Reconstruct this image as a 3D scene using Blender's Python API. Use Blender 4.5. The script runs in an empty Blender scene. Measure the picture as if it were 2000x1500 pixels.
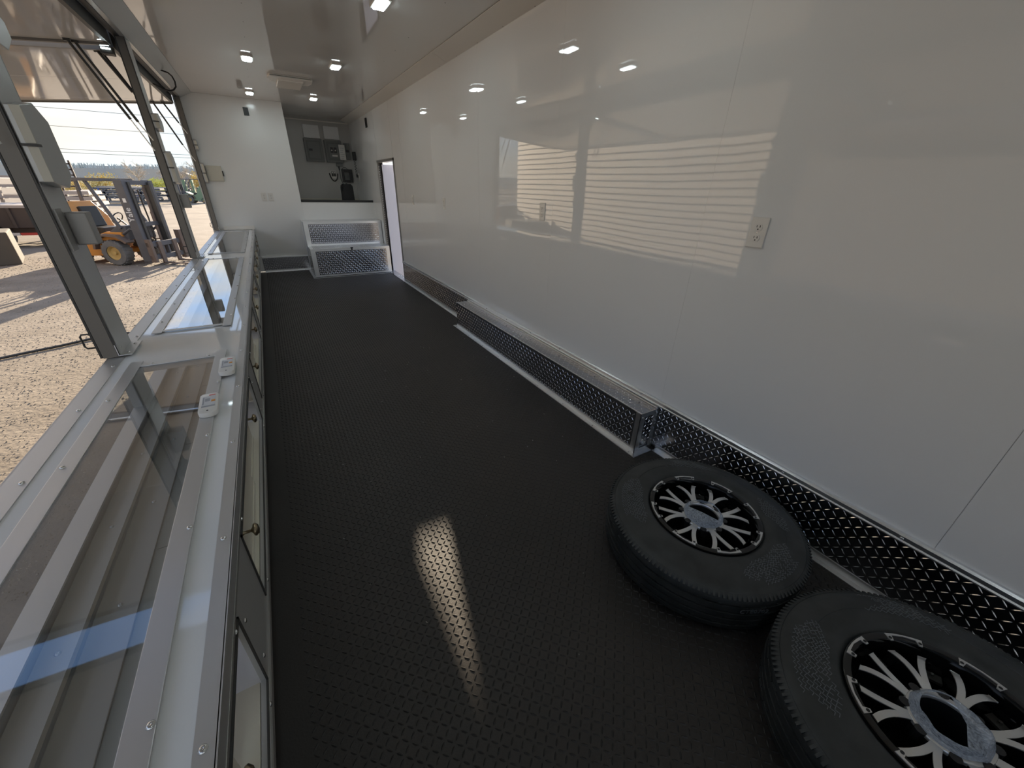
import bpy, bmesh, math, random
from mathutils import Vector, Matrix, noise
random.seed(7)
R = math.radians
scene = bpy.context.scene
C = scene.collection

# ------------------------------------------------------------------ camera
def rot_cols():
    p, r, y = R(-27.0303), R(1.5551), R(-31.1297)
    fw = Vector((-math.sin(y) * math.cos(p), math.cos(y) * math.cos(p), math.sin(p)))
    rt = fw.cross(Vector((0, 0, 1))).normalized(); up = rt.cross(fw)
    rt2 = math.cos(r) * rt + math.sin(r) * up; up2 = -math.sin(r) * rt + math.cos(r) * up
    return rt2, up2, fw
rt, up, fw = rot_cols()
cd = bpy.data.cameras.new('camera'); cam = bpy.data.objects.new('camera', cd); C.objects.link(cam)
cam.matrix_world = Matrix(((rt.x, up.x, -fw.x, 0), (rt.y, up.y, -fw.y, 0), (rt.z, up.z, -fw.z, 1.37), (0, 0, 0, 1)))
cd.sensor_width = 36; cd.lens = 747.5 / 2000 * 36; cd.clip_start = .02; cd.clip_end = 3000
scene.camera = cam

# ------------------------------------------------------------------ world
SUN_AZ, SUN_EL = 14.3, 15.1
w = bpy.data.worlds.new('world'); scene.world = w; w.use_nodes = True
nt = w.node_tree; nt.nodes.clear()
def N(t, **k):
    n = nt.nodes.new(t)
    for a, b in k.items(): setattr(n, a, b)
    return n
tc = N('ShaderNodeTexCoord'); sep = N('ShaderNodeSeparateXYZ'); nt.links.new(tc.outputs['Generated'], sep.inputs[0])
grad = N('ShaderNodeValToRGB'); nt.links.new(sep.outputs['Z'], grad.inputs[0])
cr = grad.color_ramp
cr.elements[0].position = 0.0; cr.elements[0].color = (.52, .58, .60, 1)
cr.elements[1].position = 1.0; cr.elements[1].color = (.13, .27, .62, 1)
for p, c in ((.05, (.54, .61, .63, 1)), (.22, (.36, .54, .84, 1)), (.5, (.27, .48, .90, 1))):
    e = cr.elements.new(p); e.color = c
mp = N('ShaderNodeMapping'); mp.inputs['Scale'].default_value = (1.3, 1.3, 5.5); nt.links.new(tc.outputs['Generated'], mp.inputs[0])
nz = N('ShaderNodeTexNoise'); nz.inputs['Scale'].default_value = 2.0; nz.inputs['Detail'].default_value = 6; nz.inputs['Roughness'].default_value = .55
nt.links.new(mp.outputs[0], nz.inputs['Vector'])
cl = N('ShaderNodeValToRGB'); cl.color_ramp.elements[0].position = .41; cl.color_ramp.elements[1].position = .60
nt.links.new(nz.outputs['Fac'], cl.inputs[0])
mx = N('ShaderNodeMix', data_type='RGBA'); mx.inputs[7].default_value = (.64, .61, .545, 1)
nt.links.new(cl.outputs[0], mx.inputs[0]); nt.links.new(grad.outputs[0], mx.inputs[6])
# brightening of the sky towards the sun
dot = N('ShaderNodeVectorMath', operation='DOT_PRODUCT')
sd = Vector((math.sin(R(SUN_AZ)) * math.cos(R(SUN_EL)), math.cos(R(SUN_AZ)) * math.cos(R(SUN_EL)), math.sin(R(SUN_EL))))
dot.inputs[1].default_value = sd; nt.links.new(tc.outputs['Generated'], dot.inputs[0])
pw = N('ShaderNodeMath', operation='POWER'); pw.use_clamp = True; nt.links.new(dot.outputs['Value'], pw.inputs[0]); pw.inputs[1].default_value = 22
gl = N('ShaderNodeMath', operation='MULTIPLY'); nt.links.new(pw.outputs[0], gl.inputs[0]); gl.inputs[1].default_value = .25
m2 = N('ShaderNodeMix', data_type='RGBA', blend_type='ADD'); nt.links.new(gl.outputs[0], m2.inputs[0])
nt.links.new(mx.outputs[2], m2.inputs[6]); m2.inputs[7].default_value = (1, .93, .8, 1)
bg = N('ShaderNodeBackground'); bg.inputs['Strength'].default_value = .79; nt.links.new(m2.outputs[2], bg.inputs[0])
ow = N('ShaderNodeOutputWorld'); nt.links.new(bg.outputs[0], ow.inputs[0])
sl = bpy.data.lights.new('sun', 'SUN'); sl.energy = 8.8; sl.angle = R(.55); sl.color = (1, .83, .62)
so = bpy.data.objects.new('sun', sl); C.objects.link(so); so.rotation_euler = (sd * -1).to_track_quat('-Z', 'Y').to_euler(); so.location = (3, 12, 9)
scene.view_settings.view_transform = 'Standard'; scene.view_settings.look = 'None'
scene.view_settings.exposure = 1.12; scene.view_settings.gamma = 1; scene.view_settings.use_curve_mapping = False

# ------------------------------------------------------------------ materials
def mat(name, col, rough=.5, metal=0, spec=.5, coat=0, nscale=0, namp=0, bump=0, bscale=30, emit=0, col2=None, detail=3, coatr=.03, tex=None):
    m = bpy.data.materials.new(name); m.use_nodes = True; t = m.node_tree; b = t.nodes['Principled BSDF']
    b.inputs['Base Color'].default_value = (*col, 1); b.inputs['Roughness'].default_value = rough; b.inputs['Metallic'].default_value = metal
    b.inputs['Specular IOR Level'].default_value = spec; b.inputs['Coat Weight'].default_value = coat; b.inputs['Coat Roughness'].default_value = coatr
    if emit:
        b.inputs['Emission Color'].default_value = (*col, 1); b.inputs['Emission Strength'].default_value = emit
    co = t.nodes.new('ShaderNodeTexCoord')
    if col2:
        n = t.nodes.new('ShaderNodeTexNoise'); n.inputs['Scale'].default_value = nscale; n.inputs['Detail'].default_value = detail
        t.links.new(co.outputs['Object'], n.inputs['Vector'])
        r = t.nodes.new('ShaderNodeValToRGB'); r.color_ramp.elements[0].position = .5 - namp; r.color_ramp.elements[1].position = .5 + namp
        r.color_ramp.elements[0].color = (*col, 1); r.color_ramp.elements[1].color = (*col2, 1)
        t.links.new(n.outputs['Fac'], r.inputs[0]); t.links.new(r.outputs[0], b.inputs['Base Color'])
    if bump:
        n = t.nodes.new('ShaderNodeTexNoise'); n.inputs['Scale'].default_value = bscale; n.inputs['Detail'].default_value = detail if bscale > 5 else 1
        t.links.new(co.outputs['Object'], n.inputs['Vector'])
        u = t.nodes.new('ShaderNodeBump'); u.inputs['Strength'].default_value = 1; u.inputs['Distance'].default_value = bump
        t.links.new(n.outputs['Fac'], u.inputs['Height']); t.links.new(u.outputs[0], b.inputs['Normal'])
        if coat: t.links.new(u.outputs[0], b.inputs['Coat Normal'])
    return m
M = dict(
 wall=mat('white_gloss_panel', (.80, .80, .795), .02, spec=.62, bump=.0042, bscale=1.1),
 wall2=mat('white_panel', (.78, .775, .76), .16, spec=.45, bump=.001, bscale=2),
 ceil=mat('ceiling_panel', (.72, .70, .67), .05, spec=.85, bump=.0016, bscale=1.2),
 cove=mat('cove_trim', (.80, .76, .70), .28, spec=.4),
 white=mat('white_paint', (.78, .78, .78), .22, spec=.5),
 recess=mat('shade_greyed_panel', (.50, .49, .47), .25, spec=.4),  # white panel greyed, the dimness of the recess put into its colour
 top=mat('gloss_white_top', (.78, .79, .80), .04, spec=.7),
 awn=mat('awning_skin', (.72, .70, .67), .05, spec=.7, bump=.0006, bscale=1.6),
 alu=mat('aluminium_trim', (.84, .85, .86), .34, 1, bump=.0002, bscale=60),
 alu2=mat('mill_aluminium', (.62, .62, .62), .42, .8),
 frame=mat('grey_post', (.30, .29, .275), .35, .4),
 frame_l=mat('light_grey_post', (.50, .50, .49), .3, .35),
 bronzegrey=mat('bronze_grey_channel', (.19, .175, .155), .4, .2),
 dark=mat('dark_rubber', (.02, .02, .022), .5),
 darkgrey=mat('dark_grey_metal', (.06, .058, .055), .45, .3),
 tread=mat('tread_plate', (.42, .43, .46), .17, 1, bump=.0003, bscale=25),
 bar=mat('tread_bar', (.82, .83, .85), .22, 1),
 floor=mat('black_tread_floor', (.034, .031, .029), .5, spec=.35, col2=(.050, .044, .040), nscale=1.6, namp=.2, bump=.0006, bscale=160),
 floorbar=mat('floor_bar', (.034, .032, .031), .45, spec=.4),
 screw=mat('screw_steel', (.62, .63, .62), .25, 1),
 cream=mat('cream_plastic', (.62, .59, .50), .4),
 plastic=mat('white_plastic', (.74, .72, .68), .3),
 grey=mat('grey_enamel', (.17, .175, .17), .4),
 grey2=mat('grey_enamel_door', (.13, .135, .13), .38),
 black=mat('black_plastic', (.012, .012, .013), .4),
 tire=mat('tire_rubber', (.020, .023, .023), .5, spec=.5, col2=(.034, .037, .037), nscale=14, namp=.12, bump=.0008, bscale=60),
 tiremark=mat('tire_scuff', (.13, .14, .15), .6),
 rimb=mat('gloss_black', (.004, .004, .004), .12, spec=.6),
 rims=mat('machined_silver', (.66, .66, .65), .28, .75),
 bag=None, bronze=mat('bronze_knob', (.30, .25, .17), .28, 1),
 gravel=mat('gravel_ground', (.17, .145, .118), .9, spec=.1, col2=(.27, .235, .195), nscale=1.7, namp=.3, bump=.012, bscale=22, detail=8),
 stone=mat('gravel_stone', (.19, .165, .135), .85, spec=.1, col2=(.36, .315, .26), nscale=3, namp=.15),
 orange=mat('orange_paint', (.62, .26, .04), .45, col2=(.48, .20, .04), nscale=3, namp=.2),
 green=mat('green_paint', (.17, .25, .15), .5),
 mast=mat('mast_steel', (.075, .08, .095), .5, .1, col2=(.10, .10, .11), nscale=4, namp=.2),
 rust=mat('worn_steel', (.16, .12, .10), .6, .3),
 ftire=mat('grey_tire', (.10, .10, .10), .8, col2=(.16, .155, .15), nscale=6, namp=.2),
 ycap=mat('yellow_rim', (.50, .34, .12), .6),
 brown=mat('trailer_black', (.06, .045, .04), .5),
 rack=mat('white_rack', (.38, .34, .31), .5),
 redt=mat('red_tape', (.45, .05, .04), .5), whitet=mat('white_tape', (.6, .58, .55), .5),
 concrete=mat('concrete', (.10, .088, .07), .85, col2=(.075, .068, .055), nscale=2, namp=.3),
 siding=mat('beige_siding', (.64, .54, .42), .6),
 roof=mat('roof_and_gap_shade', (.05, .04, .035), .8),
 wood=mat('brown_boards', (.20, .18, .16), .8, col2=(.17, .15, .13), nscale=3, namp=.2),
 yleaf=mat('yellow_leaves', (.62, .50, .20), .8), gleaf=mat('yellow_green_leaves', (.52, .53, .17), .8), bare=mat('bare_twigs', (.42, .38, .33), .9),
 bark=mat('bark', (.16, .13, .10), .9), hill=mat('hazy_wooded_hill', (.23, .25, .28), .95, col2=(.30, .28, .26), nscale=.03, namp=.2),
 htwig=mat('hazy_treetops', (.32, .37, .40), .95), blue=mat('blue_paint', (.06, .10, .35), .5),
 orangeb=mat('orange_button', (.75, .33, .05), .4), redp=mat('red_print', (.65, .12, .12), .5), greyp=mat('grey_print', (.38, .39, .42), .6),
 label=mat('label_film', (.62, .63, .66), .35), jamb=mat('black_seal', (.03, .025, .022), .5), bluew=mat('door_leaf_white', (.74, .72, .78), .35),
 lettering=mat('white_lettering', (.7, .7, .7), .5), taupe=mat('case_flange', (.50, .46, .41), .4), sack=mat('black_canvas', (.010, .011, .013), .7, bump=.004, bscale=14))
def led_mat():
    m = bpy.data.materials.new('led_lens'); m.use_nodes = True; t = m.node_tree; b = t.nodes['Principled BSDF']
    b.inputs['Base Color'].default_value = (.8, .85, .85, 1); b.inputs['Roughness'].default_value = .3
    co = t.nodes.new('ShaderNodeTexCoord'); mpn = t.nodes.new('ShaderNodeMapping'); mpn.inputs['Scale'].default_value = (70, 70, 70)
    v = t.nodes.new('ShaderNodeTexVoronoi'); v.inputs['Randomness'].default_value = 0; v.inputs['Scale'].default_value = 1
    t.links.new(co.outputs['Object'], mpn.inputs[0]); t.links.new(mpn.outputs[0], v.inputs['Vector'])
    r = t.nodes.new('ShaderNodeMapRange'); r.inputs[1].default_value = .2; r.inputs[2].default_value = .45; r.inputs[3].default_value = 44; r.inputs[4].default_value = 10
    t.links.new(v.outputs['Distance'], r.inputs[0]); t.links.new(r.outputs[0], b.inputs['Emission Strength'])
    b.inputs['Emission Color'].default_value = (.82, .97, 1, 1)
    return m
M['led'] = led_mat()
def glass_mat():
    m = bpy.data.materials.new('clear_glass'); m.use_nodes = True; t = m.node_tree; t.nodes.clear()
    f = t.nodes.new('ShaderNodeLayerWeight'); f.inputs[0].default_value = .5
    pw_ = t.nodes.new('ShaderNodeMath'); pw_.operation = 'POWER'; pw_.inputs[1].default_value = 3.2; t.links.new(f.outputs['Facing'], pw_.inputs[0])
    k = t.nodes.new('ShaderNodeMath'); k.operation = 'MULTIPLY_ADD'; k.inputs[1].default_value = .95; k.inputs[2].default_value = .05; k.use_clamp = True
    tr = t.nodes.new('ShaderNodeBsdfTransparent'); tr.inputs[0].default_value = (.90, .92, .93, 1)
    g = t.nodes.new('ShaderNodeBsdfGlossy'); g.inputs['Roughness'].default_value = .005; x = t.nodes.new('ShaderNodeMixShader'); o = t.nodes.new('ShaderNodeOutputMaterial')
    t.links.new(pw_.outputs[0], k.inputs[0]); t.links.new(k.outputs[0], x.inputs[0]); t.links.new(tr.outputs[0], x.inputs[1]); t.links.new(g.outputs[0], x.inputs[2]); t.links.new(x.outputs[0], o.inputs[0])
    return m
M['glass'] = glass_mat()
def bag_mat():
    m = bpy.data.materials.new('milky_plastic_film'); m.use_nodes = True; t = m.node_tree; t.nodes.clear()
    tr = t.nodes.new('ShaderNodeBsdfTransparent'); tr.inputs[0].default_value = (.75, .8, .88, 1)
    b = t.nodes.new('ShaderNodeBsdfPrincipled'); b.inputs['Base Color'].default_value = (.50, .56, .66, 1); b.inputs['Roughness'].default_value = .25
    x = t.nodes.new('ShaderNodeMixShader'); n = t.nodes.new('ShaderNodeTexNoise'); n.inputs['Scale'].default_value = 22; n.inputs['Detail'].default_value = 4
    r = t.nodes.new('ShaderNodeMapRange'); r.inputs[1].default_value = .3; r.inputs[2].default_value = .7; r.inputs[3].default_value = .30; r.inputs[4].default_value = .80
    u = t.nodes.new('ShaderNodeBump'); u.inputs['Distance'].default_value = .004; t.links.new(n.outputs[0], u.inputs['Height']); t.links.new(u.outputs[0], b.inputs['Normal'])
    o = t.nodes.new('ShaderNodeOutputMaterial'); t.links.new(n.outputs[0], r.inputs[0]); t.links.new(r.outputs[0], x.inputs[0])
    t.links.new(tr.outputs[0], x.inputs[1]); t.links.new(b.outputs[0], x.inputs[2]); t.links.new(x.outputs[0], o.inputs[0])
    return m
M['bag'] = bag_mat()

# ------------------------------------------------------------------ builders
class MB:
    def __init__(s): s.v = []; s.f = []
    def add(s, vs, fs):
        o = len(s.v); s.v += [tuple(v) for v in vs]; s.f += [tuple(i + o for i in f) for f in fs]; return s
    def box(s, x0, x1, y0, y1, z0, z1):
        x0, x1 = sorted((x0, x1)); y0, y1 = sorted((y0, y1)); z0, z1 = sorted((z0, z1))
        return s.add([(x0, y0, z0), (x1, y0, z0), (x1, y1, z0), (x0, y1, z0), (x0, y0, z1), (x1, y0, z1), (x1, y1, z1), (x0, y1, z1)],
                     [(0, 3, 2, 1), (4, 5, 6, 7), (0, 1, 5, 4), (1, 2, 6, 5), (2, 3, 7, 6), (3, 0, 4, 7)])
    def obox(s, c, u, v, w_):
        c, u, v, w_ = Vector(c), Vector(u), Vector(v), Vector(w_)
        P = [c - u - v - w_, c + u - v - w_, c + u + v - w_, c - u + v - w_, c - u - v + w_, c + u - v + w_, c + u + v + w_, c - u + v + w_]
        return s.add(P, [(0, 3, 2, 1), (4, 5, 6, 7), (0, 1, 5, 4), (1, 2, 6, 5), (2, 3, 7, 6), (3, 0, 4, 7)])
    def beam(s, a, b, wd, ht, upv=(0, 0, 1)):
        a, b = Vector(a), Vector(b); d = (b - a) / 2; n = Vector(upv); sd_ = d.cross(n).normalized(); n2 = sd_.cross(d).normalized()
        return s.obox((a + b) / 2, d, sd_ * wd / 2, n2 * ht / 2)
    def cyl(s, a, b, r0, r1=None, n=12, caps=True):
        r1 = r0 if r1 is None else r1; a, b = Vector(a), Vector(b); d = (b - a).normalized()
        e = d.orthogonal().normalized(); g = d.cross(e); vs = []
        for c, r in ((a, r0), (b, r1)):
            for i in range(n):
                t = 2 * math.pi * i / n; vs.append(c + e * math.cos(t) * r + g * math.sin(t) * r)
        fs = [(i, (i + 1) % n, n + (i + 1) % n, n + i) for i in range(n)]
        if caps: fs += [tuple(range(n))[::-1], tuple(range(n, 2 * n))]
        return s.add(vs, fs)
    def tube(s, pts, r, n=8):
        pts = [Vector(p) for p in pts]; rings = []; e = None
        for i, p in enumerate(pts):
            d = (pts[min(i + 1, len(pts) - 1)] - pts[max(i - 1, 0)]).normalized()
            e = d.orthogonal().normalized() if e is None else (e - d * e.dot(d)).normalized(); g = d.cross(e)
            rings += [p + e * math.cos(2 * math.pi * k / n) * r + g * math.sin(2 * math.pi * k / n) * r for k in range(n)]
        m = len(pts); fs = [(i * n + k, i * n + (k + 1) % n, (i + 1) * n + (k + 1) % n, (i + 1) * n + k) for i in range(m - 1) for k in range(n)]
        fs += [tuple(range(n))[::-1], tuple(range((m - 1) * n, m * n))]
        return s.add(rings, fs)
    def prism(s, poly, axis, a, b):
        n = len(poly)
        def P(p, t): return {'x': (t, p[0], p[1]), 'y': (p[0], t, p[1]), 'z': (p[0], p[1], t)}[axis]
        vs = [P(p, a) for p in poly] + [P(p, b) for p in poly]
        return s.add(vs, [(i, (i + 1) % n, n + (i + 1) % n, n + i) for i in range(n)] + [tuple(range(n))[::-1], tuple(range(n, 2 * n))])
    def lathe(s, prof, n=48, c=(0, 0, 0), a0=0, a1=2 * math.pi):
        full = abs(a1 - a0 - 2 * math.pi) < 1e-6; m = n if full else n + 1; vs = []
        for i in range(m):
            t = a0 + (a1 - a0) * i / n
            vs += [(c[0] + r * math.cos(t), c[1] + r * math.sin(t), c[2] + z) for r, z in prof]
        k = len(prof)
        return s.add(vs, [(i * k + j, ((i + 1) % m) * k + j, ((i + 1) % m) * k + j + 1, i * k + j + 1) for i in range(n) for j in range(k - 1)])
    def mesh(s, name):
        me = bpy.data.meshes.new(name); me.from_pydata(s.v, [], s.f); me.update(); return me
    def build(s, name, m, parent=None, bevel=0, smooth=False, fix=True, kind=None):
        me = s.mesh(name)
        if fix or bevel:
            b = bmesh.new(); b.from_mesh(me)
            if bevel:
                ed = [e for e in b.edges if len(e.link_faces) == 2 and e.calc_face_angle(0) > .5]
                bmesh.ops.bevel(b, geom=ed, offset=bevel, segments=2, affect='EDGES', profile=.6)
            if fix: bmesh.ops.recalc_face_normals(b, faces=b.faces)
            b.to_mesh(me); b.free()
        me.materials.append(m)
        if smooth: me.shade_smooth(); 
        if smooth:
            try: me.set_sharp_from_angle(angle=R(38))
            except Exception: pass
        o = bpy.data.objects.new(name, me); C.objects.link(o)
        if parent is not None: put(o, parent)
        if kind: o['kind'] = kind
        return o
def put(o, parent):
    o.parent = parent; o.matrix_parent_inverse = Matrix.Translation(-Vector(parent.location)) if parent.type == 'EMPTY' and not parent.get('rot') else Matrix.Identity(4)
def empty(name, loc=(0, 0, 0)):
    o = bpy.data.objects.new(name, None); C.objects.link(o); o.location = loc; o.empty_display_size = .1; return o
def tag(o, label, cat, group=None):
    o['label'] = label; o['category'] = cat
    if group: o['group'] = group
    return o
def thing(name, loc, label, cat, group=None): return tag(empty(name, loc), label, cat, group)
def struct(o): o['kind'] = 'structure'; return o
def copy_tree(o, parent=None):
    c = o.copy(); C.objects.link(c)
    if parent is not None: c.parent = parent
    for ch in list(o.children): copy_tree(ch, c)
    return c
def text(name, body, size, m, parent, mw, depth=.0006):
    cu = bpy.data.curves.new(name, 'FONT'); cu.body = body; cu.size = size; cu.extrude = depth; cu.align_x = 'CENTER'; cu.align_y = 'CENTER'; cu.resolution_u = 2
    t = bpy.data.objects.new(name, cu); C.objects.link(t)
    dg = bpy.context.evaluated_depsgraph_get(); me = bpy.data.meshes.new_from_object(t.evaluated_get(dg)); bpy.data.objects.remove(t)
    me.transform(mw); me.materials.clear(); me.materials.append(m)
    o = bpy.data.objects.new(name, me); C.objects.link(o)
    if parent is not None: put(o, parent)
    return o
# shared screw mesh, dome along +z
_sm = MB().lathe([(.0062, 0), (.0060, .0015), (.0035, .0032), (.0012, .0036), (.0012, .0022), (.00001, .0022)], 12).mesh('screw'); _sm.materials.append(M['screw']); _sm.shade_smooth()
_dm = MB().lathe([(.0055, 0), (.005, .001), (.00001, .0015)], 8).mesh('screw'); _dm.materials.append(M['darkgrey'])
def screws(parent, pts, nrm, me=None, sc=1.0):
    q = Vector(nrm).to_track_quat('Z', 'Y')
    for p in pts:
        o = bpy.data.objects.new('screw', me or _sm); C.objects.link(o); o.location = p; o.rotation_mode = 'QUATERNION'; o.rotation_quaternion = q; o.scale = (sc,) * 3; put(o, parent)
def frange(a, b, st):
    r = []
    while a <= b + 1e-9: r.append(a); a += st
    return r
def tread(parent, o, u, v, lu, lv, pitch, m, name='tread_bar', h=.0014, L=.88, W=.14, skip=None):
    # raised lozenges of a tread plate, alternately at +45 and -45 degrees
    o, u, v = Vector(o), Vector(u).normalized(), Vector(v).normalized(); n = u.cross(v)
    vs = []; fs = []; nu = int(lu / pitch); nv = int(lv / pitch)
    for i in range(nu):
        for j in range(nv):
            a = (i + .5) * lu / nu; b = (j + .5) * lv / nv
            if skip and skip(a, b): continue
            s = 1 if (i + j) % 2 else -1
            d = (u + v * s) * .7071; e = (v - u * s) * .7071 * (1 if s > 0 else 1)
            c = o + u * a + v * b; hl = pitch * L / 2 * 1.12; hw = pitch * W / 2; k = len(vs)
            vs += [c - d * hl, c - d * hl * .45 - e * hw, c + d * hl * .45 - e * hw, c + d * hl, c + d * hl * .45 + e * hw, c - d * hl * .45 + e * hw,
                   c - d * hl * .5 + n * h, c + d * hl * .5 + n * h]
            fs += [(k, k + 1, k + 6), (k + 1, k + 2, k + 7, k + 6), (k + 2, k + 3, k + 7), (k + 3, k + 4, k + 7), (k + 4, k + 5, k + 6, k + 7), (k + 5, k, k + 6)]
    mb = MB(); mb.v = [tuple(x) for x in vs]; mb.f = fs
    return mb.build(name, m, parent, fix=False, kind='stuff')

# ------------------------------------------------------------------ outside ground
YE = 7.877; XR = 1.723; ZC = 2.447; G = -.8
g = MB(); n = 60
g.add([(-260 + 520 * i / n, -60 + 520 * j / n, G) for j in range(n + 1) for i in range(n + 1)], [(j * (n + 1) + i, j * (n + 1) + i + 1, (j + 1) * (n + 1) + i + 1, (j + 1) * (n + 1) + i) for j in range(n) for i in range(n)])
yard = g.build('gravel_ground', M['gravel'], fix=False); struct(yard)
yard['label'] = 'open yard of tan gravel outside the trailer'
st = MB(); rnd = random.Random(3)
for i in range(15000):
    t = rnd.random() ** 1.5; y = 2.6 + 15 * t; x = -1.1 - (1.5 + y * .42) * rnd.random() ; r = rnd.uniform(.004, .012) * (1 + t)
    a = rnd.random() * 6.28; vs = []
    for k in range(4): vs.append((x + r * math.cos(a + k * 1.57) * rnd.uniform(.7, 1.3), y + r * math.sin(a + k * 1.57) * rnd.uniform(.6, 1.1), G - .002))
    st.add(vs + [(x + rnd.uniform(-.3, .3) * r, y + rnd.uniform(-.3, .3) * r, G + r * rnd.uniform(.4, .9))], [(0, 1, 4), (1, 2, 4), (2, 3, 4), (3, 0, 4)])
st.build('gravel', M['stone'], yard, fix=False, kind='stuff')

# ------------------------------------------------------------------ trailer shell
fl = struct(MB().box(-.71, XR + .03, -4.0, 9.16, -.12, 0).build('floor', M['floor']))
tread(fl, (-.2, -1.2, 0), (1, 0, 0), (0, 1, 0), 1.88, 9.05, .0213, M['floorbar'], h=.0022, L=.9, W=.26,
      skip=lambda a, b: (b - 1.2 > 7.04 and a > .66) or (a > 1.72 and 1.15 < b - 1.2 < 3.84))
wr = struct(MB().box(XR + .012, XR + .07, -4.0, 6.29, -.12, 2.56).box(XR + .012, XR + .07, 7.2, 9.2, -.12, 2.56).box(XR + .012, XR + .07, 6.29, 7.2, 1.685, 2.56).build('wall_right', M['white']))
def wall_panel(parent, y0, y1, z0, z1, tilt, bow, x=XR):
    mb = MB(); nu, nv = 10, 8
    P = []
    for j in range(nv + 1):
        for i in range(nu + 1):
            a = i / nu; b = j / nv
            P.append((x + tilt * (a - .5) - bow * (1 - (2 * a - 1) ** 2) * (1 - .5 * (2 * b - 1) ** 2), y0 + (y1 - y0) * a, z0 + (z1 - z0) * b))
    mb.add(P, [(j * (nu + 1) + i, j * (nu + 1) + i + 1, (j + 1) * (nu + 1) + i + 1, (j + 1) * (nu + 1) + i) for j in range(nv) for i in range(nu)])
    bk = [(x + .012, p[1], p[2]) for p in P]; o = len(mb.v)
    rim = [i for i in range(nu + 1)] + [(j + 1) * (nu + 1) - 1 for j in range(1, nv + 1)] + [nv * (nu + 1) + i for i in range(nu - 1, -1, -1)] + [j * (nu + 1) for j in range(nv - 1, 0, -1)]
    mb.add([bk[i] for i in rim], [])
    m = len(rim)
    mb.f += [(rim[k], o + k, o + (k + 1) % m, rim[(k + 1) % m]) for k in range(m)]
    mb.f.append(tuple(range(o, o + m)))
    return mb.build('panel', M['wall'], parent, smooth=True)
sy = [-4.0, -2.3, -1.12, .04, 1.2, 2.37, 3.53, 4.69, 5.86, 6.285]
tl = [.001, .002, -.003, .003, -.0045, .004, -.003, .003, 0]; bw = [.001, .001, .002, .0015, .003, .002, .0015, .001, .0005]
for i in range(9): wall_panel(wr, sy[i] + .0005, sy[i + 1] - .0005, .30 if sy[i] < 6 else .3, 2.395, tl[i] * .6, bw[i])
wall_panel(wr, 7.205, 9.15, .01, 2.395, 0, .0005); wall_panel(wr, 6.29, 7.2, 1.69, 2.395, 0, .0005)
# cove trim along the right and left ceiling edges
cv = MB()
cv.prism([(XR - .002, 2.382), (XR - .002, 2.398), (XR - .012, 2.402), (1.60, ZC - .002), (1.585, ZC - .002), (1.585, ZC - .006), (XR - .014, 2.388)], 'y', -4.0, 4.16)
cv.prism([(XR - .002, 2.382), (XR - .002, 2.398), (XR - .012, 2.402), (1.60, ZC - .002), (1.585, ZC - .002), (1.585, ZC - .006), (XR - .014, 2.388)], 'y', 4.163, 9.15)
t1 = struct(cv.build('trim_1', M['cove'])); screws(t1, [(XR - .006, y, 2.386) for y in frange(-1, 9, .41)], (-1, 0, -.2), _dm)
cl_ = struct(MB().box(-.76, XR + .07, -4.0, 9.2, ZC, ZC + .11).build('ceiling', M['ceil']))
screws(cl_, [(x, y, ZC) for x in (.16, 1.31) for y in frange(1.15, 7.7, .4) if abs(y - 5.35) > .3 and abs(y - 7.35) > .2 and abs(y - 3.4) > .2], (0, 0, -1), _dm, .8)
screws(cl_, [(x, 7.3, ZC) for x in (.45, .75, 1.3)], (0, 0, -1), _dm, .8)
we = struct(MB().box(-.71, .552, YE, YE + .05, .01, ZC).box(.502, .552, YE + .05, 9.15, .01, ZC).build('wall_front', M['wall2'], bevel=.002))
MB().box(.552, XR, YE, YE + .04, .01, 1.085).build('lower_panel', M['wall2'], we, bevel=.002)
MB().box(.552, XR, YE + .04, 9.15, 1.05, 1.085).build('shelf_board', M['wall2'], we)
MB().box(.552, XR - .003, YE - .008, YE + .012, 1.087, 1.122).build('black_edging', M['black'], we, bevel=.003)
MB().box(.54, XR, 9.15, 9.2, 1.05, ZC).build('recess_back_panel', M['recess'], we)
MB().box(.552, XR, 9.135, 9.149, 1.086, 1.11).build('shelf_back_trim', M['cream'], we)
MB().box(.552, XR, 9.13, 9.149, 2.385, 2.40).build('recess_top_trim', M['cove'], we)
struct(MB().box(-.76, -.66, -4.06, -4.0, -.12, 2.56).box(1.66, XR + .07, -4.06, -4.0, -.12, 2.56).box(-.66, 1.66, -4.06, -4.0, 2.2, 2.56).build('wall_rear', M['white']))
# left wall: lower skin and header above the serving openings
wl = struct(MB().box(-.76, -.713, -4.0, YE + .05, G + .35, .345).box(-.76, -.713, -4.0, -1.3, .345, 2.56).box(-.76, -.713, YE - .0, 9.2, .0, 2.56).box(-.76, -.682, -4.0, YE, 2.385, 2.56).build('wall_left', M['frame_l'], bevel=.002))
hd = MB().prism([(-.680, 2.378), (-.680, 2.40), (-.545, ZC - .001), (-.532, ZC - .001), (-.532, ZC - .005), (-.664, 2.378)], 'y', -1.8, YE - .001)
hd.box(-.70, -.665, -1.8, YE - .001, 2.372, 2.386); t2 = struct(hd.build('trim_2', M['frame_l']))
screws(t2, [(-.60, y, 2.4275) for y in frange(.6, 7.6, .5)], (.35, 0, -1), _dm)
MB().box(-.735, -.70, -1.3, YE, 2.366, 2.379).build('black_gasket', M['dark'], t2)
ft = MB().box(.0, .001, 0, .001, 0, .001)  # placeholder removed below
del ft

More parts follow.
